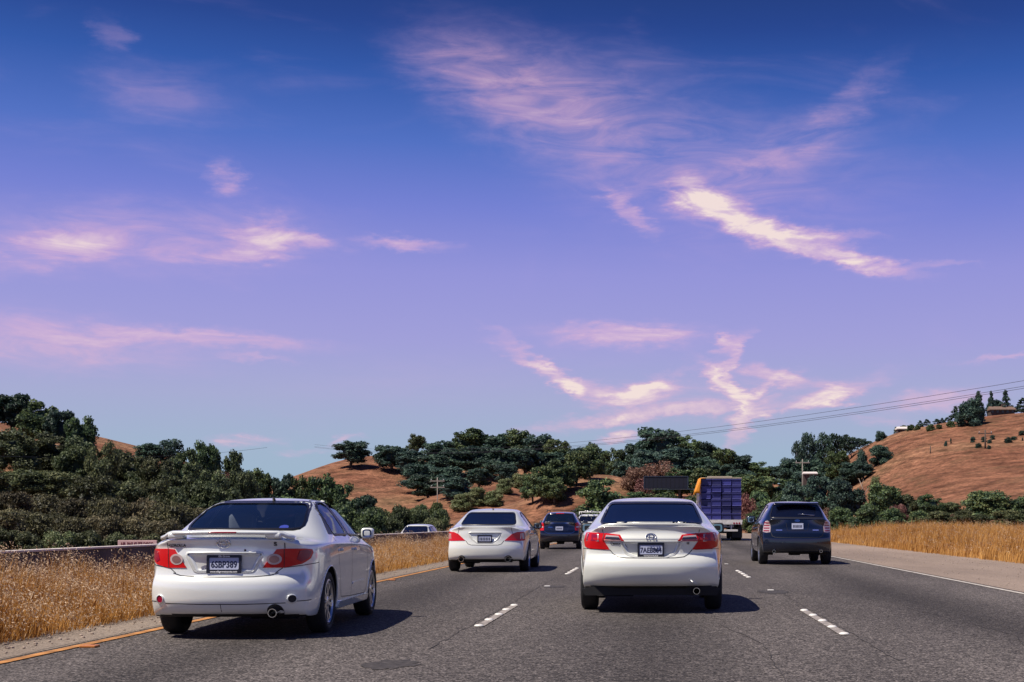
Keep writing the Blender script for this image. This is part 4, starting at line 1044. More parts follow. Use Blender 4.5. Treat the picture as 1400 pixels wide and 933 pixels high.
            if top: put('frame_lettering', shifted(text_mesh(top, .026, .0008, .0008), 0, h/2-.003), 'print_white', pl, -.0095)
            if bottom: put('frame_lettering', shifted(text_mesh(bottom, .0245, .0008, .0006), 0, -h/2+.004), 'print_white', pl, -.0095)
        if marks:
            bm = bmesh.new()
            for i in range(7): box(bm, ((i-3)*w*.115, -.004, .003), (w*.07, h*.45, .002))
            put('plate_marks', bm_mesh(bm, smooth=False), 'plate_ink', pl, 0)
        elif text:
            put('plate_number', shifted(text_mesh(text, tsize, .0008, .0022, sx=.80), 0, -.006), 'plate_ink', pl, -.0032)
        return pl
    def emblem(s, x, z, a=.062, b=.043, t=.006, mats='chrome'):
        h, n = s.cast('rear', x, z); q = n.to_track_quat('Z', 'Y'); bm = bmesh.new()
        def ell(cx, cy, ra, rb, t):
            pts = [h+n*.008+q @ Vector((cx+ra*math.cos(2*math.pi*k/28), cy+rb*math.sin(2*math.pi*k/28), 0)) for k in range(29)]
            tube(bm, pts, t, 6, caps=False)
        ell(0,0,a,b,t); ell(0,0,a*.42,b*.92,t*.8); ell(0,b*.32,a*.82,b*.42,t*.8)
        return link('emblem', bm_mesh(bm), s.root, mats)
    def handle(s, y, z, mode, mats=None, w=.19):
        p = roundpoly([(y-w/2,z-.014),(y+w/2,z-.014),(y+w/2,z+.014),(y-w/2,z+.014)], .014, 3)
        return s.patch('door_handle', p, mode, mats or s.paint, off=.030, skirt=.028, g=.05)
    def seats(s, yf, yr, z=.45, fabric='seat_grey', top=1.02, xo=.36, rear=True, hr=.17):
        for x in (-xo, xo):
            b = rounded((x, yf, (z+top)/2), (.56, .20, top-z+.12), 'seat', fabric, s.root, 2, .85)
            rounded((x, yf-.03, top+hr*.62), (.29, .14, .25), 'headrest', fabric, b)
        if rear:
            b = rounded((0, yr, (z+top-.08)/2), (1.35, .22, top-z+.02), 'seat', fabric, s.root, 2, .95)
            for x in (-.42, .42): rounded((x, yr-.02, top-.02), (.29, .13, .18), 'headrest', fabric, b)
        bm = bmesh.new(); box(bm, (0, yf+1.35, z+.38), (1.38, .45, .22), bev=.08); link('dashboard', bm_mesh(bm), s.root, 'cabin_dark')
        bm = bmesh.new(); c = Vector((-xo, yf+.95, z+.46)); 
        tube(bm, [c+Vector((.18*math.cos(2*math.pi*k/24), .07*math.sin(2*math.pi*k/24), .17*math.sin(2*math.pi*k/24))) for k in range(25)], .014, 6, False)
        tube(bm, [c+Vector((-.17,0,0)), c+Vector((.17,0,0))], .012, 6); tube(bm, [c, c+Vector((0,.3,-.12))], .025, 6)
        link('steering_wheel', bm_mesh(bm), s.root, 'cabin_dark')
def shifted(me, dx, dy):
    for v in me.vertices: v.co.x += dx; v.co.y += dy
    return me
def flipx(p): return [(-a, b) for a, b in p][::-1]

# --- shared body tables: yc, zc | yr, wr, zr (roof rail) | yb, wb, zb (belt) | half width
def sedan_rows(dz=0, dy=0, wt=0, roof=0, wide=0):
    return [
     (.055, 1.005+dz, .105,.60,.990+dz, .26,.715+wide,.925+dz*.8, .76),
     (.30+dy*.5, 1.030+dz, .34+dy*.5,.625,1.010+dz, .47,.815,.950+dz*.6, .835),
     (.58+dy, 1.050+dz, .67+dy,.645,1.015+dz, .80,.85,.955+dz*.4, .868),
     (.98+dy+wt*.5, 1.245+dz*.5, 1.06+dy+wt*.5,.605,1.205+dz*.5, 1.12,.866,.952, .878),
     (1.38+dy+wt, 1.405+roof, 1.44+dy+wt,.565,1.360+roof, 1.52,.872,.945, .880),
     (2.05, 1.468+roof, 2.05,.575,1.415+roof, 2.05,.875,.935, .880),
     (2.70, 1.435+roof, 2.66,.560,1.380+roof, 2.62,.875,.922, .880),
     (3.12, 1.22, 3.02,.625,1.165, 3.0,.87,.905, .878),
     (3.55, 1.00, 3.40,.69,.965, 3.36,.86,.885, .875),
     (4.00, .925, 3.90,.66,.895, 3.82,.84,.845, .862),
     (4.36, .775, 4.28,.60,.755, 4.15,.74,.73, .79)]
FRONT = [(4.44,.70,.71,.28), (4.47,.62,.73,.28), (4.50,.55,.75,.28), (4.52,.48,.76,.28), (4.54,.41,.77,.29), (4.53,.33,.77,.29), (4.47,.22,.74,.28)]
SUV_ROWS = [
 (.10,1.195, .13,.70,1.185, .32,.855,1.09,.87), (.125,1.225, .155,.70,1.215, .48,.905,1.11,.92), (.16,1.255, .20,.695,1.24, .68,.925,1.115,.945),
 (.33,1.46, .39,.66,1.435, .92,.938,1.108,.958), (.50,1.64, .57,.63,1.60, 1.25,.948,1.095,.963), (1.7,1.715, 1.7,.645,1.665, 1.95,.955,1.08,.965),
 (2.75,1.67, 2.7,.63,1.615, 2.7,.955,1.05,.965), (3.15,1.42, 3.05,.70,1.36, 3.08,.95,1.03,.963), (3.55,1.16, 3.4,.77,1.115, 3.45,.94,1.0,.96),
 (4.12,1.06, 4.0,.72,1.02, 3.98,.92,.96,.945), (4.52,.88, 4.42,.64,.85, 4.3,.82,.84,.87)]
SUV_REAR = [(.07,1.06,.865,.25), (.045,.95,.875,.26), (.035,.82,.885,.26), (.0,.70,.89,.26), (-.012,.57,.895,.27), (.0,.45,.895,.27), (.05,.30,.87,.26)]
SUV_FRONT = [(4.60,.80,.80,.3), (4.64,.72,.82,.3), (4.68,.63,.83,.3), (4.70,.55,.84,.3), (4.72,.47,.85,.3), (4.70,.38,.85,.3), (4.64,.28,.82,.3)]

# ---------- left lane, nearest: white compact sedan with a wing
def phi(x, y0=.06, c=.24, w=.76):
    return math.degrees(math.atan2(x, .9-(y0+c*abs(x/w)**3.2)))
def ph(poly, **k): return [(phi(a, **k) if abs(a) < 1.5 else a, b) for a, b in poly]
def recess(car, poly, depth, ins, mats=None):
    p = dense(roundpoly(poly, .03), .04); car.cut(p, 'rear'); q = inset(p, ins)
    car.ring('recess_edge', inset(p, -.016), p, 'rear', mats or car.paint, off=.0015)
    r = car.ring('plate_recess', p, q, 'rear', mats or car.paint, off=.0005, off2=-depth)
    car.patch('recess_panel', q, 'rear', mats or car.paint, parent=r, off=-depth, skirt=0, g=.06); return r
def circle(cx, cz, r, n=20, e=1): return [(cx+r*e*math.cos(2*math.pi*k/n), cz+r*math.sin(2*math.pi*k/n)) for k in range(n)]

def build_compact():
    rear = [(.065,.935,.715,.20), (.05,.83,.73,.22), (.060,.715,.745,.235), (.052,.635,.755,.24), (-.012,.565,.77,.245), (.0,.385,.785,.255), (.055,.21,.765,.25)]
    c = Car('sedan', 'white compact sedan with a rear spoiler in the left lane, nearest on the left', 'car', (-4.125, 12.88, 0), R(2.3), 4.54, 1.69, 1.395,
            sedan_rows(), rear, FRONT, .20, 'white_paint', [('row', 0, .75, 3), ('rear', 4, .55, 4), ('rear', 2, .35, 3), ('belt', 2, 8, .35), ('side', 1, 9, 2, .25), ('rear', 6, .8, 4)], glass='glass_clear')
    c.wy = (.985, 3.585); c.wr = .315
    # openings
    c.window([(-.595,1.055), (.595,1.055), (.505,1.345), (-.505,1.345)], 'rear', 'rear_window', r=.09)
    c.window([(-.62,1.03), (.62,1.03), (.52,1.36), (-.52,1.36)], 'front', 'windshield', r=.08)
    for m in ('right', 'left'):
        c.window([(1.40,.998), (2.06,.99), (2.06,1.36), (1.80,1.35), (1.56,1.27)], m, 'rear_door_window', r=.05, glass='glass_side')
        c.window([(2.16,.99), (3.04,.972), (2.60,1.315), (2.42,1.355), (2.16,1.365)], m, 'front_door_window', r=.05, glass='glass_side')
        c.patch('pillar_trim', [(2.075,.99), (2.145,.99), (2.145,1.37), (2.075,1.37)], m, 'seal_black', off=.002, skirt=.006)
        c.patch('quarter_glass', roundpoly([(1.20,1.005), (1.375,1.0), (1.50,1.22)], .02), m, 'seal_black', off=.002, skirt=.006)
        c.seam([(1.30,.97), (1.33,.86), (1.42,.62), (1.48,.42), (1.56,.335), (2.10,.315)], m, .008)
        c.seam([(2.11,.985), (2.11,.32)], m, .008)
        c.seam([(2.11,.315), (3.02,.305), (3.08,.40), (3.12,.70), (3.06,.95)], m, .008)
        c.handle(1.55, .835, m); c.handle(2.32, .83, m)
        c.patch('side_skirt', roundpoly([(1.40,.225), (3.20,.225), (3.18,.295), (1.42,.295)], .02), m, c.paint, off=.022, skirt=.03, g=.12)
        c.patch('body_side_molding', roundpoly([(2.16,.44), (2.95,.45), (2.95,.472), (2.16,.462)], .008), m, c.paint, off=.008, skirt=.01, g=.1)
    recess(c, [(-.365,.832), (.365,.832), (.275,.652), (-.275,.652)], .032, .03)
    c.arch(c.wy[0], c.wr, .360); c.arch(c.wy[1], c.wr, .355)
    c.body()
    # tail lamps
    out = [(.365,.692), (.49,.868), (.56,.874), (50,.872), (57.5,.862), (58.5,.83), (55.5,.775), (48,.725), (.56,.690)]
    for sg in (1, -1):
        f = (lambda p: p) if sg > 0 else flipx
        po = roundpoly(ph(out), .6, 3) if False else ph(out)
        l = c.patch('tail_light', dense(f(po), 3), 'corner', 'lens_red', off=.007, skirt=.02, g=3.5, gb=.04)
        c.seam(f(ph([(.556,.872), (.556,.692)])), 'corner', .006, off=.009, parent=l, name='lens_gap')
        c.patch('reverse_lamp', f([(phi(.468)+4.4*math.cos(t*math.pi/10), .772+.052*math.sin(t*math.pi/10)) for t in range(20)]), 'corner', 'lens_clear', l, off=.010, skirt=.006, g=4, gb=.05)
        c.patch('lamp_bowl', f([(phi(.468)+3.0*math.cos(t*math.pi/10), .772+.035*math.sin(t*math.pi/10)) for t in range(20)]), 'corner', 'lens_bowl', l, off=.0125, skirt=.004, g=4, gb=.05)
        c.patch('indicator_lens', f([(47,.745), (53,.775), (56.5,.84), (52,.86), (46,.85), (44,.77)]), 'corner', 'lens_deep_red', l, off=.010, skirt=.006, g=4, gb=.05)
        c.patch('reflector', f(circle(.625,.392,.035)), 'rear', 'lens_deep_red' if sg < 0 else 'gap_dark', off=.006, skirt=.012)
        c.ring('reflector_bezel', f(circle(.625,.392,.043)), f(circle(.625,.392,.035)), 'rear', 'white_paint', off=.012)
        c.seam(f([(.556,.995), (.558,.93), (.556,.876)]), 'rear', .008)
        c.seam(f([(36,.69), (31.5,.64)]), 'corner', .008)
        c.seam(f([(36.5,.690), (52,.715), (66,.73)]), 'corner', .007)
        c.seam(f([(55,.370), (42,.366)]), 'corner', .008)
    c.seam([(-.50,.641), (-.42,.617), (-.28,.606), (0,.603), (.28,.606), (.42,.617), (.50,.641)], 'rear', .009)
    c.seam([(-.57,.352), (-.2,.345), (.2,.345), (.57,.352)], 'rear', .008)
    c.seam([(-.02,.342), (-.02,.24)], 'rear', .006)
    p = c.plate(0, .727, '6SBP389', 'Elk Grove', 'www.elkgrovetoyota.com', 7, out=-.016)
    bm = bmesh.new(); box(bm, (0,0,0), (.62,.02,.014), bev=.004); hh, n = c.cast('rear', 0, .833)
    for v in bm.verts: v.co += hh+Vector((0,-.006,.004))
    link('lid_garnish', bm_mesh(bm), c.root, 'white_paint')
    c.emblem(0, .928); c.decal('badge', text_mesh('COROLLA', .038, .001, .0008), 'rear', -.455, .905, 'dark_chrome'); c.decal('badge', text_mesh('S', .05, .001, .002, 1.3), 'rear', .475, .918, 'dark_chrome')
    c.patch('lid_lock', circle(.20,.86,.011,12), 'rear', 'gap_dark', off=.002, skirt=.004)
    # rear wing on its two feet
    bm = bmesh.new(); st = []; N = 28
    for i in range(N+1):
        t = -1+2*i/N; x = t*.635; a = abs(t); k = max(0, (a-.80)/.20); k = k*k*(3-2*k)
        y0 = .015+.10*a**2.5+.07*k; z0 = 1.036-.010*a*a-.045*k; ch = .20-.05*a**3-.02*k; th = .040-.010*k
        st.append([bm.verts.new((x, y0+ch*u, z0+v)) for u, v in ((0,0), (.04,.010), (.35,.018), (.8,.006), (1,-.010), (.8,-.014), (.35,-th*.7), (.03,-.026))])
    for i in range(N):
        for k in range(8): bm.faces.new((st[i][k], st[i][(k+1) % 8], st[i+1][(k+1) % 8], st[i+1][k]))
    bm.faces.new(st[0]); bm.faces.new(st[-1][::-1]); bmesh.ops.recalc_face_normals(bm, faces=bm.faces)
    sp = link('rear_spoiler', bm_mesh(bm), c.root, 'white_paint')
    for sg in (-1, 1):
        bm = bmesh.new(); box(bm, (sg*.46,.14,1.0), (.15,.14,.06), bev=.02); link('spoiler_foot', bm_mesh(bm), sp, 'white_paint')
    hh, n = c.cast('rear', 0, 1.32)
    bm = bmesh.new(); box(bm, (0,.015,1.030), (.26,.02,.014), bev=.004); link('brake_lamp', bm_mesh(bm), sp, 'lens_deep_red')
    # underneath and fittings
    c.wheels(c.wy, c.wr, .725, .20, 10, .72); c.underside(); c.muffler(.40, .27, .42)
    c.patch('exhaust_recess', circle(.475,.268,.075,24), 'rear', 'underbody', off=.003, skirt=.006)
    c.exhaust(.475, .262, -.012, .043)
    c.mirrors(2.98, 1.0, .79, (.15,.09,.125))
    hh, n = c.cast('top', .10, 1.62); bm = bmesh.new(); tube(bm, [hh+Vector((0,.03,-.01)), hh+Vector((0,0,.025)), hh+Vector((0,-.03,.03))], [.02,.014,.006], 8); link('antenna', bm_mesh(bm), c.root, 'plastic_black')
    c.patch('windshield_sticker', circle(.40,1.085,.022,16,2), 'rear', 'sticker_blue', off=-.006, skirt=0)
    c.seats(2.15, 1.35, .42, 'seat_pale', 1.0, hr=.19)
    bm = bmesh.new(); box(bm, (0,1.0,1.0), (1.2,.5,.02)); link('parcel_shelf', bm_mesh(bm, smooth=False), c.root, 'cabin_dark')
    bm = bmesh.new(); box(bm, (0,2.55,1.28), (.24,.03,.07), bev=.015); link('rear_view_mirror', bm_mesh(bm), c.root, 'plastic_black')
    return c

def build_midsize():
    rear = [(.080,.985,.745,.20), (.030,.905,.76,.225), (.060,.79,.775,.235), (.058,.71,.785,.24), (-.020,.605,.805,.25), (.004,.465,.825,.26), (.06,.30,.825,.25)]
    c = Car('sedan', 'cream white midsize sedan straight ahead in the middle lane', 'car', (-.055, 16.55, 0), R(-.25), 4.81, 1.83, 1.47,
            sedan_rows(.062, .02, .04, .0, .015), rear, FRONT, .26, 'pearl_paint', [('row', 0, .9, 4), ('rear', 2, .5, 3), ('rear', 4, .45, 4), ('belt', 2, 8, .35), ('rear', 6, .5, 3)], glass='glass_black')
    c.wy = (1.08, 3.855); c.wr = .33; k = dict(w=.79)
    c.window([(-.655,1.115), (.655,1.115), (.555,1.392), (-.555,1.392)], 'rear', 'rear_window', r=.05)
    c.window([(-.66,1.05), (.66,1.05), (.54,1.37), (-.54,1.37)], 'front', 'windshield', r=.08, glass='glass_clear')
    for m in ('right', 'left'):
        c.window([(1.42,1.0), (2.18,1.0), (2.18,1.37), (1.9,1.36), (1.62,1.27)], m, 'rear_door_window')
        c.window([(2.28,1.0), (3.2,.98), (2.76,1.32), (2.55,1.365), (2.28,1.375)], m, 'front_door_window', glass='glass_dark')
        c.seam([(1.35,.97), (1.40,.80), (1.52,.5), (1.62,.34), (3.2,.32), (3.28,.6), (3.22,.95)], m, .008); c.seam([(2.23,.98), (2.23,.33)], m, .008)
        c.handle(1.65, .86, m); c.handle(2.45, .85, m)
    recess(c, [(-.375,.888), (.375,.888), (.30,.735), (.17,.70), (-.17,.70), (-.30,.735)], .03, .028)
    c.arch(c.wy[0], c.wr, .372); c.arch(c.wy[1], c.wr, .37)
    c.body()
    out = [(.325,.898), (.385,.972), (.56,.992), (50,1.003), (58,.995), (60,.90), (57,.83), (50,.802), (.515,.79), (.575,.895)]
    for sg in (1, -1):
        f = (lambda p: p) if sg > 0 else flipx
        l = c.patch('tail_light', dense(f(ph(out, **k)), 3), 'corner', 'lens_red', off=.008, skirt=.022, g=3.5, gb=.04)
        c.patch('reverse_lamp', f(ph([(.36,.905), (.40,.955), (.555,.968), (.565,.908)], **k)), 'corner', 'lens_clear', l, off=.011, skirt=.006, g=4, gb=.05)
        c.patch('lamp_strip', f(ph([(.37,.918), (.39,.936), (.55,.945), (.557,.924)], **k)), 'corner', 'dark_chrome', l, off=.013, skirt=.003, g=4, gb=.05)
        c.patch('brake_lens', f([(42,.90), (43,.975), (52,.98), (53,.90)]), 'corner', 'lens_deep_red', l, off=.011, skirt=.006, g=4, gb=.05)
        c.ring('light_frame', f([(41.2,.892), (42.2,.982), (52.8,.988), (53.8,.892)]), f([(42,.90), (43,.975), (52,.98), (53,.90)]), 'corner', 'lens_clear', l, off=.013)
        c.seam(f(ph([(.585,.99), (.58,.895)], **k)), 'corner', .007, off=.011, parent=l, name='lens_gap')
        c.seam(f(ph([(.515,.788), (.47,.735), (.40,.70)], **k)), 'corner', .009)
        c.seam(f([(36,.79), (48,.797), (64,.80)]), 'corner', .007)
        c.seam(f([(.60,1.04), (.592,1.0)]), 'rear', .007)
    c.seam([(-.41,.703), (-.3,.69), (0,.687), (.3,.69), (.41,.703)], 'rear', .010)
    c.plate(0, .787, '7AEB864', None, 'TOYOTA PLACE', 5, out=-.012)
    c.emblem(0, .945, .062, .046); c.decal('badge', text_mesh('Camry', .044, .001, .0012), 'rear', -.44, .868, 'dark_chrome'); c.decal('badge', text_mesh('SE', .034, .001, .001), 'rear', .455, .868, 'dark_chrome')
    # lip spoiler along the lid edge
    bm = bmesh.new(); N = 24; st = []
    for i in range(N+1):
        t = -1+2*i/N; x = t*.66; hh, n = c.cast('top', x, .16+.10*abs(t)**3); e = c.cast('rear', x, 1.0)[0].y
        k2 = 1-max(0, (abs(t)-.85)/.15); z0 = hh.z+.010*k2
        st.append([bm.verts.new((x, yy, zz)) for yy, zz in ((hh.y+.12, hh.z-.004), (hh.y, z0+.004*k2), (e-.022*k2, z0+.012*k2), (e-.018*k2, z0-.010), (e+.02, z0-.035))])
    for i in range(N):
        for q in range(4): bm.faces.new((st[i][q], st[i][q+1], st[i+1][q+1], st[i+1][q]))
    bmesh.ops.recalc_face_normals(bm, faces=bm.faces); link('rear_spoiler', bm_mesh(bm), c.root, c.paint)
    bm = bmesh.new(); p = [(-.86,.30), (-.70,.335), (-.5,.335), (-.42,.31), (.42,.31), (.5,.335), (.72,.335), (.86,.30), (.82,.22), (-.82,.22)]
    prism(bm, p, .24, .28); link('rear_valance', bm_mesh(bm, smooth=False), c.root, 'underbody')
    c.wheels(c.wy, c.wr, .80, .215, 10, .68); c.underside(); c.muffler(-.45, .28, .55); c.exhaust(.56, .285, .02, .042)
    c.mirrors(3.12, 1.045, .84, (.20,.12,.15), 'plastic_black')
    c.seats(2.3, 1.45, .44, 'seat_grey', 1.0)
    bm = bmesh.new(); box(bm, (0,1.05,1.06), (1.25,.5,.02)); link('parcel_shelf', bm_mesh(bm, smooth=False), c.root, 'cabin_dark')
    return c

def build_large():
    rear = [(.055,.945,.745,.22), (.04,.86,.76,.235), (.042,.75,.775,.245), (.022,.66,.785,.25), (-.004,.57,.80,.255), (.0,.42,.815,.265), (.03,.25,.80,.26)]
    c = Car('sedan', 'white sedan with twin exhaust tips in the left lane behind the dark wagon', 'car', (-3.82, 30.25, 0), R(.6), 4.84, 1.86, 1.455,
            sedan_rows(.02, .04, .06), rear, FRONT, .24, 'pearl_paint', [('row', 0, .7, 3), ('rear', 4, .4, 4), ('belt', 2, 8, .3)], glass='glass_black')
    c.wy = (1.06, 3.83); c.wr = .335; k = dict(w=.79)
    c.window([(-.63,1.075), (.63,1.075), (.535,1.35), (-.535,1.35)], 'rear', 'rear_window', r=.06)
    c.window([(-.64,1.05), (.64,1.05), (.54,1.36), (-.54,1.36)], 'front', 'windshield', r=.08, glass='glass_clear')
    for m in ('right', 'left'):
        c.window([(1.5,1.0), (2.18,.99), (2.18,1.36), (1.9,1.345), (1.66,1.25)], m, 'rear_door_window')
        c.window([(2.28,.99), (3.2,.975), (2.76,1.31), (2.5,1.355), (2.28,1.365)], m, 'front_door_window', glass='glass_dark')
        c.seam([(1.38,.97), (1.42,.80), (1.54,.5), (1.64,.34), (3.2,.32), (3.28,.6), (3.22,.95)], m, .010); c.seam([(2.23,.98), (2.23,.33)], m, .010)
        c.handle(1.65, .86, m); c.handle(2.45, .85, m)
    recess(c, [(-.37,.895), (.37,.895), (.30,.75), (.17,.66), (-.17,.66), (-.30,.75)], .035, .03)
    c.arch(c.wy[0], c.wr, .378); c.arch(c.wy[1], c.wr, .375)
    c.body()
    out = [(.43,.715), (.60,.865), (46,.905), (60,.915), (64,.86), (62,.715), (50,.705)]
    for sg in (1, -1):
        f = (lambda p: p) if sg > 0 else flipx
        l = c.patch('tail_light', dense(f(ph(out, **k)), 3), 'corner', 'lens_red', off=.008, skirt=.02, g=3.5, gb=.05)
        c.patch('indicator_lens', f([(50,.75), (51,.87), (60,.88), (61,.75)]), 'corner', 'lens_clear', l, off=.011, skirt=.006, g=4, gb=.05)
        c.seam(f(ph([(.42,.712), (.36,.64), (.28,.612)], **k)), 'corner', .011)
        c.seam(f(ph([(.61,.87), (.59,.95), (.57,1.0)], **k)), 'corner', .009)
        c.patch('exhaust_recess', f(circle(.52,.30,.085,24)), 'rear', 'underbody', off=.003, skirt=.006)
        c.exhaust(sg*.52, .30, -.012, .06)
    c.seam([(-.29,.615), (0,.61), (.29,.615)], 'rear', .011)
    c.plate(0, .755, None, None, None, 5, out=-.014, marks=True)
    bm = bmesh.new(); box(bm, (0,.30,.255), (1.2,.05,.07), bev=.015); link('rear_valance', bm_mesh(bm), c.root, 'underbody')
    c.wheels(c.wy, c.wr, .81, .22, 7, .70, two=False); c.underside(); c.muffler(-.4, .28, .6)
    c.mirrors(3.05, 1.04, .86, (.20,.12,.15), 'plastic_black')
    hh, n = c.cast('top', 0, 1.75); bm = bmesh.new(); tube(bm, [hh+Vector((0,.04,-.01)), hh+Vector((0,0,.03)), hh+Vector((0,-.04,.01))], [.02,.014,.008], 8); link('antenna', bm_mesh(bm), c.root, 'plastic_black')
    c.seats(2.3, 1.5, .44, 'seat_grey', .98)
    return c

def build_suv():
    c = Car('sport_utility_vehicle', 'dark navy sport utility vehicle in the right lane', 'car', (3.74, 35.55, 0), R(-.2), 4.72, 1.96, 1.70,
            SUV_ROWS, SUV_REAR, SUV_FRONT, .30, 'navy_paint', [('row', 0, .6, 4), ('row', 4, .35, 3), ('rear', 4, .4, 4), ('belt', 2, 8, .35)], glass='glass_black')
    c.wy = (.93, 3.75); c.wr = .36; k = dict(w=.89)
    c.window([(-.72,1.245), (.72,1.245), (.60,1.615), (-.60,1.615)], 'rear', 'rear_window', r=.07)
    c.window([(-.72,1.22), (.72,1.22), (.60,1.60), (-.60,1.60)], 'front', 'windshield', r=.08, glass='glass_clear')
    for m in ('right', 'left'):
        c.window([(.92,1.20), (1.25,1.17), (1.25,1.58), (1.02,1.52)], m, 'quarter_window')
        c.window([(1.34,1.165), (2.12,1.145), (2.12,1.60), (1.34,1.585)], m, 'rear_door_window')
        c.window([(2.22,1.14), (3.2,1.10), (2.82,1.47), (2.6,1.57), (2.22,1.60)], m, 'front_door_window', glass='glass_dark')
        c.seam([(1.30,1.12), (1.34,.7), (1.42,.48), (2.17,.45), (3.25,.44), (3.32,.7), (3.24,1.07)], m, .010); c.seam([(2.17,1.12), (2.17,.45)], m, .010)
        c.handle(1.52, .98, m, 'chrome'); c.handle(2.4, .96, m, 'chrome')
    c.arch(c.wy[0], c.wr, .405); c.arch(c.wy[1], c.wr, .405)
    c.body()
    out = [(.70,.865), (.705,1.0), (.735,1.15), (48,1.165), (53,1.15), (55.5,1.02), (56,.875), (50,.85)]
    for sg in (1, -1):
        f = (lambda p: p) if sg > 0 else flipx
        l = c.patch('tail_light', dense(f(ph(out, **k)), 3), 'corner', 'lens_clear', off=.01, skirt=.02, g=3.5, gb=.05)
        for i in range(4):
            z = .885+i*.07; c.patch('lamp_bar', f([(46,z), (45.5,z+.028), (54.5,z+.03), (54.5,z)]), 'corner', 'lens_deep_red', l, off=.014, skirt=.006, g=4, gb=.05)
        c.seam(f(ph([(.70,1.2), (.69,.86), (.64,.76), (.55,.725)], **k)), 'corner', .011)
        c.patch('badge', f([(.56,.905), (.40,.905), (.40,.93), (.56,.93)] if sg < 0 else [(.40,.905), (.56,.905), (.56,.93), (.40,.93)]), 'rear', 'chrome', off=.006, skirt=.008)
        c.exhaust(sg*.62, .36, .06, .04)
    c.seam([(-.56,.727), (0,.715), (.56,.727)], 'rear', .012)
    c.patch('gate_molding', [(-.70,1.205), (.70,1.205), (.69,1.235), (-.69,1.235)], 'rear', 'dark_chrome', off=.012, skirt=.014, g=.1)
    em = c.patch('emblem', circle(0,1.165,.033,20,2.2), 'rear', 'chrome', off=.008, skirt=.01)
    c.seam([(-.30,1.11), (-.26,.90), (.26,.90), (.30,1.11)], 'rear', .008)
    c.plate(.0, 1.02, None, None, None, 4, frame=False, out=.008, marks=True)
    bm = bmesh.new(); box(bm, (0,.40,1.632), (1.16,.22,.03), rot=Matrix.Rotation(R(7), 3, 'X'), bev=.012); link('roof_spoiler', bm_mesh(bm), c.root, c.paint)
    bm = bmesh.new()
    hh, n = c.cast('rear', .05, 1.33); tube(bm, [hh+n*.02+Vector((-.02,0,0)), c.cast('rear', .46, 1.295)[0]+n*.02], .010, 6); link('rear_wiper', bm_mesh(bm), c.root, 'chrome')
    bm = bmesh.new(); box(bm, (.05,.30,.34), (.5,.2,.08), bev=.03); link('tow_bar', bm_mesh(bm), c.root, 'underbody')
    c.wheels(c.wy, c.wr, .845, .235, 10, .70, two=False); c.underside(); c.muffler(.35, .36, .6)
    c.mirrors(3.15, 1.20, .90, (.24,.15,.20), 'black_paint')
    c.seats(2.25, 1.25, .6, 'seat_grey', 1.2)
    return c

def build_wagon():
    c = Car('sport_utility_vehicle', 'small black wagon with a roof rack ahead of the left white sedan', 'car', (-3.97, 55.9, 0), R(.3), 4.45, 1.74, 1.565,
            SUV_ROWS, SUV_REAR, SUV_FRONT, .30, 'black_paint', [('row', 0, .5, 4), ('rear', 4, .5, 4), ('belt', 2, 8, .35)], lv=2, glass='glass_clear')
    c.wy = (.9, 3.42); c.wr = .325
    c.window([(-.59,1.125), (.59,1.125), (.51,1.46), (-.51,1.46)], 'rear', 'rear_window', r=.07)
    c.window([(-.63,1.12), (.63,1.12), (.53,1.46), (-.53,1.46)], 'front', 'windshield', r=.08)
    for m in ('right', 'left'):
        c.window([(.80,1.10), (1.98,1.06), (1.98,1.45), (.95,1.42)], m, 'rear_door_window'); c.window([(2.08,1.06), (3.0,1.03), (2.6,1.4), (2.08,1.45)], m, 'front_door_window')
    c.arch(c.wy[0], c.wr, .37); c.arch(c.wy[1], c.wr, .37)
    c.body()
    for sg in (1, -1):
        f = (lambda p: p) if sg > 0 else flipx
        l = c.patch('tail_light', dense(f([(41,.78), (42,.90), (42,1.08), (56,1.12), (62,1.05), (60,.78)]), 3), 'corner', 'lens_red', off=.01, skirt=.02, g=4, gb=.06)
        c.patch('reverse_lamp', f([(44,.90), (44,.95), (56,.95), (57,.90)]), 'corner', 'lens_clear', l, off=.014, skirt=.006, g=5, gb=.06)
        bm = bmesh.new(); tube(bm, [(sg*.55,.6,1.57), (sg*.55,.75,1.63), (sg*.555,2.3,1.63), (sg*.55,2.45,1.56)], .02, 8); link('roof_rail', bm_mesh(bm), c.root, 'plastic_black')
    bm = bmesh.new(); box(bm, (0,.85,1.625), (1.12,.06,.03), bev=.01); link('roof_crossbar', bm_mesh(bm), c.root, 'plastic_black')
    c.seam([(-.62,.74), (-.5,.67), (.5,.67), (.62,.74)], 'rear', .02, 'chrome', off=.006, name='bumper_trim')
    c.seam([(-.60,1.09), (.60,1.09)], 'rear', .022, 'chrome', off=.006, name='gate_molding')
    c.seam([(-.45,1.05), (-.33,.78), (.33,.78), (.45,1.05)], 'rear', .016, 'dark_chrome', name='gate_crease')
    c.patch('brake_lamp', [(-.16,1.475), (.16,1.475), (.16,1.495), (-.16,1.495)], 'rear', 'lens_red', off=.01, skirt=.01)
    c.patch('badge', [(-.47,.90), (-.28,.90), (-.28,.93), (-.47,.93)], 'rear', 'chrome', off=.006, skirt=.006)
    c.plate(0, .865, None, None, None, 4, frame=False, marks=True)
    c.wheels(c.wy, c.wr, .755, .2, 5, .66, two=False); c.underside()
    c.mirrors(2.95, 1.12, .83, (.22,.13,.16), 'black_paint'); c.seats(2.05, 1.2, .55, 'seat_pale', 1.1)
    return c

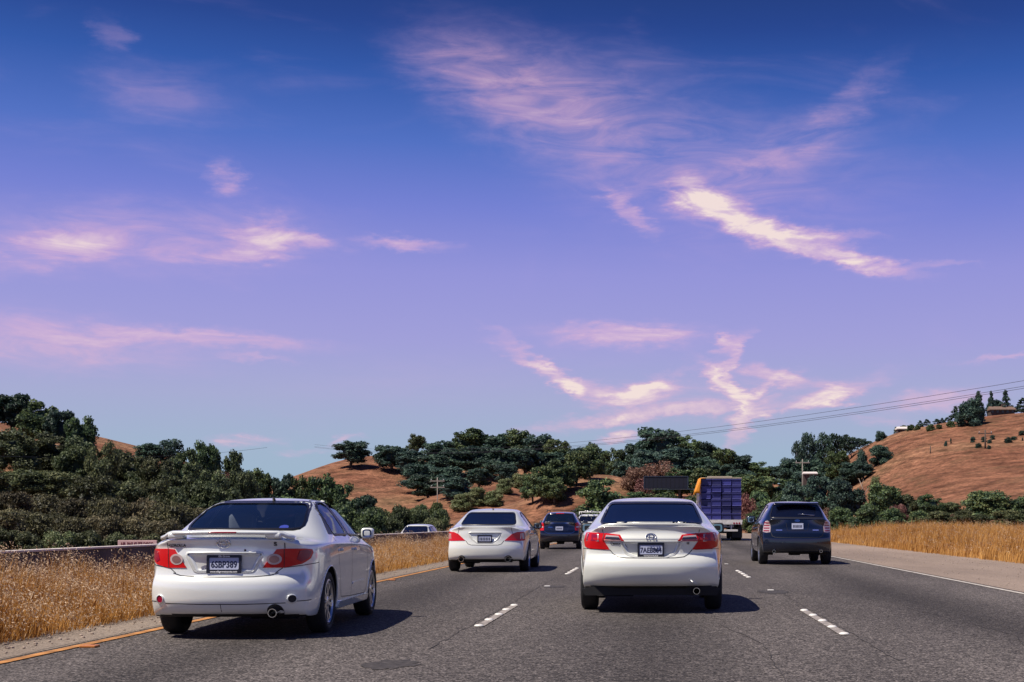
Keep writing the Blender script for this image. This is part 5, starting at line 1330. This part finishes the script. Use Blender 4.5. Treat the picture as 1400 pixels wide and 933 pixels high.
def build_van(name, label, loc, yaw, rack, paint='white_paint'):
    c = Car(name, label, 'car', loc, yaw, 4.7, 1.88, 1.62, SUV_ROWS, SUV_REAR, SUV_FRONT, .30, paint, [('row', 0, .5, 4), ('belt', 2, 8, .35)], lv=2, glass='glass_black')
    c.wy = (.93, 3.7); c.wr = .34
    c.window([(-.66,1.165), (.66,1.165), (.57,1.48), (-.57,1.48)], 'rear', 'rear_window', r=.07)
    c.window([(-.68,1.15), (.68,1.15), (.58,1.50), (-.58,1.50)], 'front', 'windshield', r=.08)
    for m in ('right', 'left'):
        c.window([(.90,1.13), (2.12,1.09), (2.12,1.49), (1.05,1.47)], m, 'rear_door_window'); c.window([(2.22,1.09), (3.18,1.06), (2.75,1.44), (2.22,1.49)], m, 'front_door_window')
    c.arch(c.wy[0], c.wr, .385); c.arch(c.wy[1], c.wr, .385)
    c.body()
    for sg in (1, -1):
        f = (lambda p: p) if sg > 0 else flipx
        c.patch('tail_light', dense(f([(46,.85), (46,1.1), (58,1.12), (60,.85)]), 3), 'corner', 'lens_red', off=.01, skirt=.02, g=4, gb=.06)
        c.patch('headlight', f([(.50,.66), (.68,.68), (.70,.80), (.52,.76)]), 'front', 'lens_clear', off=.01, skirt=.015)
        if rack:
            bm = bmesh.new(); tube(bm, [(sg*.62,.45,1.56), (sg*.62,.55,1.74), (sg*.63,3.0,1.74), (sg*.62,3.1,1.5)], .028, 8); link('roof_rail', bm_mesh(bm), c.root, 'print_white')
    if rack:
        for y in (.6, 1.5, 2.4):
            bm = bmesh.new(); tube(bm, [(-.64,y,1.74), (.64,y,1.74)], .026, 8); link('roof_crossbar', bm_mesh(bm), c.root, 'print_white')
        for x in (-.25, .10):
            bm = bmesh.new(); tube(bm, [(x,.2,1.80), (x,3.0,1.80)], .03, 8); link('ladder_rail', bm_mesh(bm), c.root, 'alloy')
        for i in range(9):
            bm = bmesh.new(); tube(bm, [(-.25,.35+i*.3,1.80), (.10,.35+i*.3,1.80)], .018, 6); link('ladder_rung', bm_mesh(bm), c.root, 'alloy')
    bm = bmesh.new(); box(bm, (0,4.64,.62), (.9,.06,.2), bev=.03); link('grille', bm_mesh(bm), c.root, 'plastic_black')
    c.plate(0, .82, None, None, None, 4, frame=False, marks=True)
    c.wheels(c.wy, c.wr, .81, .2, 5, .64, two=False); c.underside(); c.mirrors(3.1, 1.15, .90, (.22,.14,.18), 'plastic_black'); c.seats(2.2, 1.25, .55, 'seat_grey', 1.12)
    return c
build_compact(); build_midsize(); build_large(); build_suv(); build_wagon()
build_van('van', 'white van with a roof rack half hidden by the middle sedan', (-3.95, 81, 0), 0, True)
build_van('van', 'white van on the opposing roadway showing above the median barrier', (-13.0, 76.5, -.60), math.pi, False)

# ------------------------------------------------------------ median barrier
mat('concrete', (.085,.072,.07), .9, vary=.3, vscale=1.5, bump=.4, bscale=9)  # darkened: the shade on the near face is put into the colour
mat('concrete_sunlit', (.62,.55,.52), .85, vary=.2, vscale=2)  # same barrier painted pale where the sun catches its top edge
bar = thing('median_barrier', 'long low concrete median barrier behind the left grass strip', 'barrier', (0,0,0))
bp = [(-.28,-.05), (.28,-.05), (.28,.06), (.13,.22), (.075,.70), (.065,.725), (-.065,.725), (-.075,.70), (-.13,.22), (-.28,.06)]
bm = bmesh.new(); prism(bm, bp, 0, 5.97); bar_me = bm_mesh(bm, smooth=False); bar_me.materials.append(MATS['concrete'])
bm = bmesh.new(); box(bm, (0,2.985,.735), (.20,5.97,.030), bev=.006); cap_me = bm_mesh(bm, smooth=False); cap_me.materials.append(MATS['concrete_sunlit'])
for i in range(20):
    y = 6+i*6; x = -8.62+float(road_x(y)); a = math.atan2(-(float(road_x(y+6))-float(road_x(y))), 6)
    s = link('barrier_segment', bar_me, bar); s.location = (x, y, 0); s.rotation_euler = (0,0,a); link('barrier_lit_top', cap_me, s)

# roadside board with red lettering beyond the barrier
mat('board_pink', (.62,.40,.38), .7, vary=.15, vscale=4); mat('board_red', (.16,.02,.03), .6)
b0 = at(188, 744, 34); t = thing('banner_board', 'pale pink board with dark red lettering above the barrier on the left', 'sign', (b0.x, 34, -.80))
bm = bmesh.new(); box(bm, (0,0,b0.z+.80), (.98,.04,.19), bev=.008); bd = link('panel', bm_mesh(bm, smooth=False), t, 'board_pink')
me = text_mesh('NIL PAE KUTE DISCO', .12, .003, .002, .72)
for v in me.vertices: v.co = Vector((v.co.x, -.024-v.co.z, v.co.y+b0.z+.80))
link('lettering', me, bd, 'board_red')
for sx in (-.4, .4):
    bm = bmesh.new(); box(bm, (sx,.03,(b0.z+.80)/2-.05), (.05,.05,b0.z+.72)); link('post', bm_mesh(bm, smooth=False), t, 'bark')

# ------------------------------------------------------------ flatbed truck with crates
mat('crate_blue', (.030,.032,.16), .45, vary=.3, vscale=3); mat('crate_rim', (.050,.052,.20), .4); mat('truck_white', (.62,.60,.58), .5, vary=.15); mat('truck_steel', (.25,.26,.28), .5, .5)
mat('tarp_orange', (.75,.27,.015), .55, vary=.15, vscale=3); mat('truck_black', (.012,.012,.014), .7); mat('strap', (.5,.42,.32), .7)
TY, TX = 81.5, 3.98
t = thing('flatbed_truck', 'flatbed truck loaded with blue crates in the right lane', 'truck', (TX, TY, 0), R(0))
def part(name, m, par, *boxes, bev=.01, smooth=False):
    bm = bmesh.new()
    for c, s in boxes: box(bm, c, s, bev=bev, seg=1)
    return link(name, bm_mesh(bm, smooth=smooth), par, m)
bedz = 1.26
part('bed', 'truck_white', t, ((0,4.6,bedz-.06), (2.55,9.2,.12)))
part('chassis_rail', 'truck_black', t, ((-.4,4.6,1.0), (.14,9.0,.26)), ((.4,4.6,1.0), (.14,9.0,.26)))
bpr = part('rear_bumper', 'truck_white', t, ((0,.03,bedz-.20), (2.5,.10,.16)))
for x in (-1.08,-.92,-.76,.76,.92,1.08):
    bm = bmesh.new(); tube(bm, [(x,-.04,bedz-.20), (x,-.01,bedz-.20)], .055, 14); link('tail_light', bm_mesh(bm, smooth=False), bpr, 'lens_deep_red')
part('underride_guard', 'truck_white', t, ((0,.10,.62), (2.0,.08,.12)), ((-.6,.12,.80), (.08,.08,.34)), ((.6,.12,.80), (.08,.08,.34)))
part('step_plate', 'truck_steel', t, ((0,.16,.93), (1.5,.05,.24)))
for y in (1.2, 2.5):
    for sg in (-1, 1):
        w = bpy.data.objects.new('wheel', None); COL.objects.link(w); w.parent = t; w.location = (sg*.98, y, .5)
        bm = bmesh.new()
        for off in (-.15, .15): lathe_x(bm, [(.28,-.12+off), (.44,-.13+off), (.495,-.10+off), (.50,0+off), (.495,.10+off), (.44,.13+off), (.28,.12+off)], 28)
        bmesh.ops.recalc_face_normals(bm, faces=bm.faces); link('tyre', bm_mesh(bm), w, 'tyre_rubber')
        bm = bmesh.new(); lathe_x(bm, [(.02,-.2), (.28,-.24), (.28,.24), (.02,.2)], 20); link('rim', bm_mesh(bm), w, 'alloy')
for y in (1.2, 2.5): part('axle', 'truck_black', t, ((0,y,.5), (1.9,.12,.12)))
for sg in (-1, 1): part('mud_flap', 'truck_black', t, ((sg*.98,.62,.48), (.62,.02,.62)))
cab = part('cab', 'truck_white', t, ((0,11.2,1.75), (2.3,2.0,1.9)), bev=.12)
part('windshield', 'seal_black', cab, ((0,12.2,2.1), (1.95,.04,.75)))
for sg in (-1, 1): part('cab_mirror', 'truck_black', cab, ((sg*1.32,11.9,2.0), (.16,.1,.5)))
for y in (11.6,):
    for sg in (-1, 1):
        bm = bmesh.new(); lathe_x(bm, [(.28,-.12), (.44,-.13), (.495,-.10), (.50,0), (.495,.10), (.44,.13), (.28,.12)], 28); w = link('front_tyre', bm_mesh(bm), t, 'tyre_rubber'); w.location = (sg*1.05, y, .5)
part('front_chassis', 'truck_black', t, ((0,10.6,.9), (1.6,3.2,.4)))
m_ = MATS['crate_blue']; nt = m_.node_tree; oi = nt.nodes.new('ShaderNodeObjectInfo'); r_ = nt.nodes.new('ShaderNodeMapRange'); r_.inputs[3].default_value = .55; r_.inputs[4].default_value = 1.9
nt.links.new(oi.outputs['Random'], r_.inputs[0]); hs = nt.nodes.new('ShaderNodeHueSaturation'); nt.links.new(r_.outputs[0], hs.inputs['Value'])
bs = nt.nodes['Principled BSDF']; src = bs.inputs['Base Color'].links[0].from_socket; nt.links.new(src, hs.inputs['Color']); nt.links.new(hs.outputs[0], bs.inputs['Base Color'])
# crates: one mesh, many individuals
cw, cd, ch = .60, 1.22, .415
bm = bmesh.new(); box(bm, (0,cd/2,ch/2), (cw-.03,cd-.03,ch-.02), bev=.012, seg=1)
for f in list(bm.faces):
    if abs(f.normal.z) < .2 and f.calc_area() > .1:
        r = bmesh.ops.inset_individual(bm, faces=[f], thickness=.045, depth=-.02)
crate_me = bm_mesh(bm, smooth=False); crate_me.materials.append(MATS['crate_blue'])
bm = bmesh.new(); box(bm, (0,.012,ch*.86), (cw-.01,.03,.045), bev=.006, seg=1); box(bm, (0,cd-.012,ch*.86), (cw-.01,.03,.045), bev=.006, seg=1)
for sg in (-1, 1): box(bm, (sg*(cw/2-.012),cd/2,ch*.86), (.02,cd,.045), bev=.006, seg=1)
rim_me = bm_mesh(bm, smooth=False); rim_me.materials.append(MATS['crate_rim'])
RN = random.Random(5)
colname = ['left', 'second', 'third', 'right']; rown = ['bottom', 'second', 'third', 'fourth', 'fifth', 'top']
for k in range(7):
    for i in range(4):
        for j in range(6):
            o = thing('crate', (f'blue plastic crate, {rown[j]} layer of the {colname[i]} column at the truck tail' if k == 0 else f'blue plastic crate farther forward in the stacked load on the flatbed truck'), 'crate',
                      (TX+(i-1.5)*(cw+.012)+RN.uniform(-.012,.012), TY+.12+k*(cd+.03)+RN.uniform(-.05,.05), bedz+j*ch+.002), 0, 'blue crates stacked on the truck')
            link('box', crate_me, o); link('rim', rim_me, o)
ztop = bedz+6*ch
o = part('wooden_batten', 'strap', None, ((TX-.1,TY+.2,ztop+.10), (1.5,.10,.08)), ((TX,TY+.2,ztop+.035), (2.5,.10,.05))); tag(o, 'pale wooden batten lying on top of the crates', 'batten')
# orange tarp hung over the top left edge
bm = bmesh.new(); N = 10; M = 8; g = []
for i in range(N+1):
    row = []
    for j in range(M+1):
        u, v = i/N, j/M; yy = TY-.03+u*2.0
        if v < .35: p = (TX-1.26+.3*(1-v/.35), yy, ztop+.03+.02*math.sin(u*9))
        else:
            q = (v-.35)/.65; p = (TX-1.29-.34*q+.05*math.sin(u*11+q*3), yy, ztop+.02-q*.92+.06*math.sin(u*7))
        row.append(bm.verts.new(p))
    g.append(row)
for i in range(N):
    for j in range(M): bm.faces.new((g[i][j], g[i+1][j], g[i+1][j+1], g[i][j+1]))
# rear return of the tarp
r = [[bm.verts.new((TX-1.26+.02*math.sin(j)-.40*(j/6)*(1-i/3)+.0*i, TY-.04-.01*i, ztop+.02-.92*j/6)) for i in range(4)] for j in range(7)]
for j in range(6):
    for i in range(3): bm.faces.new((r[j][i], r[j+1][i], r[j+1][i+1], r[j][i+1]))
o = link('tarp', bm_mesh(bm), None, 'tarp_orange'); tag(o, 'orange tarp hanging over the top left edge of the crates', 'tarp')
md = o.modifiers.new('t', 'SOLIDIFY'); md.thickness = .02
for i in range(7):
    o = part('load_strap', 'strap', None, ((TX-1.255,TY+.7+i*1.25,bedz+1.25), (.015,.06,2.45)), bev=0); tag(o, 'pale strap running down the left side of the crate load', 'strap', 'straps on the crate load')

# ------------------------------------------------------------ message board
mat('wall_dark', (.075,.055,.048), .8); mat('board_dark', (.010,.011,.022), .5); mat('galvanised', (.42,.44,.46), .5, .6)
SY = 150; a = at(881, 652, SY); b = at(940, 668, SY); w = b.x-a.x; hgt = a.z-b.z; cx, cz = (a.x+b.x)/2, (a.z+b.z)/2; gz = float(H(cx, SY))
t = thing('message_board', 'dark blank roadside message board above the middle sedan roof', 'sign', (cx, SY, gz)); cz -= gz
bd = part('panel', 'board_dark', t, ((0,.3,cz), (w,.6,hgt)), bev=.02)
part('frame', 'dark_chrome', bd, ((-w/2-.04,0,cz), (.09,.12,hgt+.12)), ((w/2+.04,0,cz), (.09,.12,hgt+.12)), ((0,0,cz+hgt/2+.04), (w+.16,.12,.07)))
part('catwalk', 'dark_chrome', t, ((.35,-.4,cz-hgt/2-.10), (w+.7,.8,.08)))
part('post', 'wall_dark', t, ((w/2-.9,.75,(cz-.5)/2), (.26,.26,cz)), bev=.05)
for i in range(9): part('panel_seam', 'truck_black', bd, ((-w/2+(i+1)*w/10,-.012,cz), (.03,.02,hgt*.96)), bev=0)

# ------------------------------------------------------------ buildings
mat('wall_cream', (.55,.48,.40), .8, vary=.1); mat('roof_brown', (.17,.11,.085), .85, vary=.2, vscale=2); mat('roof_pale', (.68,.62,.58), .7); mat('win_dark', (.02,.025,.035), .2)
def house(name, label, px, py, Yd, wpx, hpx, roof, wall, gable=True, win=4, chim=False):
    p = at(px, py, Yd); w = wpx*Yd/FPX; h = hpx*Yd/FPX; g = float(H(p.x, Yd)); t = thing(name, label, 'house', (p.x, Yd, min(g, p.z)), 0); base = p.z-min(g, p.z); d = w*.6
    part('wall', wall, t, ((0,d/2,(base+h*.55)/2-.2), (w*.92,d*.9,base+h*.55+.4)), bev=0)
    bm = bmesh.new(); z0 = base+h*.55
    vs = [bm.verts.new(v) for v in ((-w/2,-.3,z0), (w/2,-.3,z0), (w/2,d+.3,z0), (-w/2,d+.3,z0), (-w/2*.92,d/2,base+h), (w/2*.92,d/2,base+h), (-w/2,-.3,z0-.12), (w/2,-.3,z0-.12), (w/2,d+.3,z0-.12), (-w/2,d+.3,z0-.12))]
    for f in ((0,1,5,4), (2,3,4,5), (1,2,5), (3,0,4), (6,7,1,0), (7,8,2,1), (8,9,3,2), (9,6,0,3), (9,8,7,6)): bm.faces.new([vs[i] for i in f])
    bmesh.ops.recalc_face_normals(bm, faces=bm.faces); rf = link('roof', bm_mesh(bm, smooth=False), t, roof)
    for i in range(win):
        x = -w*.38+i*w*.76/max(1, win-1); ww = part('window', wall, t, ((x,d*.05-.03,base+h*.28), (w*.10,.06,h*.34)), bev=0); part('pane', 'win_dark', ww, ((x,d*.05-.065,base+h*.28), (w*.085,.03,h*.28)), bev=0)
    if chim: part('chimney', wall, rf, ((w*.1,d*.5,base+h*1.1), (.7,.7,h*.4)), bev=0)
    part('door', 'wall_dark', t, ((w*.05,d*.05-.03,base+h*.2), (w*.06,.05,h*.4)), bev=0)
house('house', 'brown roofed hilltop house between conifers on the right crest', 1371, 566, 234, 36, 11, 'roof_brown', 'wall_dark', win=5, chim=True)
house('house', 'low pale roofed house on the right crest by the conifer row', 1240, 590, 234, 27, 7, 'roof_pale', 'wall_dark', win=4)
house('house', 'small pale roofed house among the dark trees right of the knoll', 1108, 650, 186, 20, 5, 'roof_pale', 'wall_dark', win=3)
house('house', 'second small pale roofed house lower among the dark trees', 1121, 657, 178, 12, 4, 'roof_pale', 'wall_dark', win=2)

# ------------------------------------------------------------ poles and wires
mat('pole_wood', (.10,.07,.055), .9); mat('pole_pale', (.28,.25,.22), .8); mat('wire', (.03,.03,.04), .6)
def pole(px, pbot, ptop, Yd, label, m='pole_wood', arms=1, r=.13):
    p = at(px, pbot, Yd); g = float(H(p.x, Yd)); top = at(px, ptop, Yd).z; h = top-g
    t = thing('utility_pole', label, 'pole', (p.x, Yd, g), 0); bm = bmesh.new(); tube(bm, [(0,0,-.5), (0,0,h)], [r,r*.75], 10); link('post', bm_mesh(bm), t, m)
    for i in range(arms):
        part('crossarm', m, t, ((0,0,h-.5-i*.9), (2.0,.12,.14)), bev=0)
        for x in (-.85, 0, .85):
            bm = bmesh.new(); tube(bm, [(x,0,h-.43-i*.9), (x,0,h-.22-i*.9)], [.06,.04], 6); link('insulator', bm_mesh(bm), t, 'galvanised')
pole(598, 672, 653, 190, 'pale utility pole with crossarm on the golden slope behind the white sedan', 'pole_pale', 2, .075); pole(1097, 652, 628, 190, 'pale utility pole before the eucalyptus stand', 'pole_pale', 1, .075)
pole(1347, 617, 588, 190, 'tallest dark utility pole on the right golden slope', arms=1); pole(1319, 619, 603, 205, 'dark utility pole left of the tallest one on the right slope', arms=0, r=.1); pole(1272, 628, 610, 195, 'leftmost dark utility pole on the right golden slope', arms=0, r=.1)
def wire(p, q, sag, label, group, r=.03):
    bm = bmesh.new(); p, q = Vector(p), Vector(q); tube(bm, [p.lerp(q, t/24)-Vector((0,0,sag*4*(t/24)*(1-t/24))) for t in range(25)], r, 5)
    o = link('power_line', bm_mesh(bm), None, 'wire'); tag(o, label, 'cable', group)
for dy, lb in ((0, 'uppermost power line crossing the sky over the hills'), (8, 'lower power line crossing the sky over the hills'), (11, 'lowest power line crossing the sky over the hills')):
    wire(at(1480, 507+dy, 120), at(430, 608+dy*.35, 330), 3.6, lb, 'power lines over the hills', .02)
wire(at(-60, 622, 75), at(365, 612, 140), .5, 'thin cable crossing in front of the wooded left hillside', None, .012)
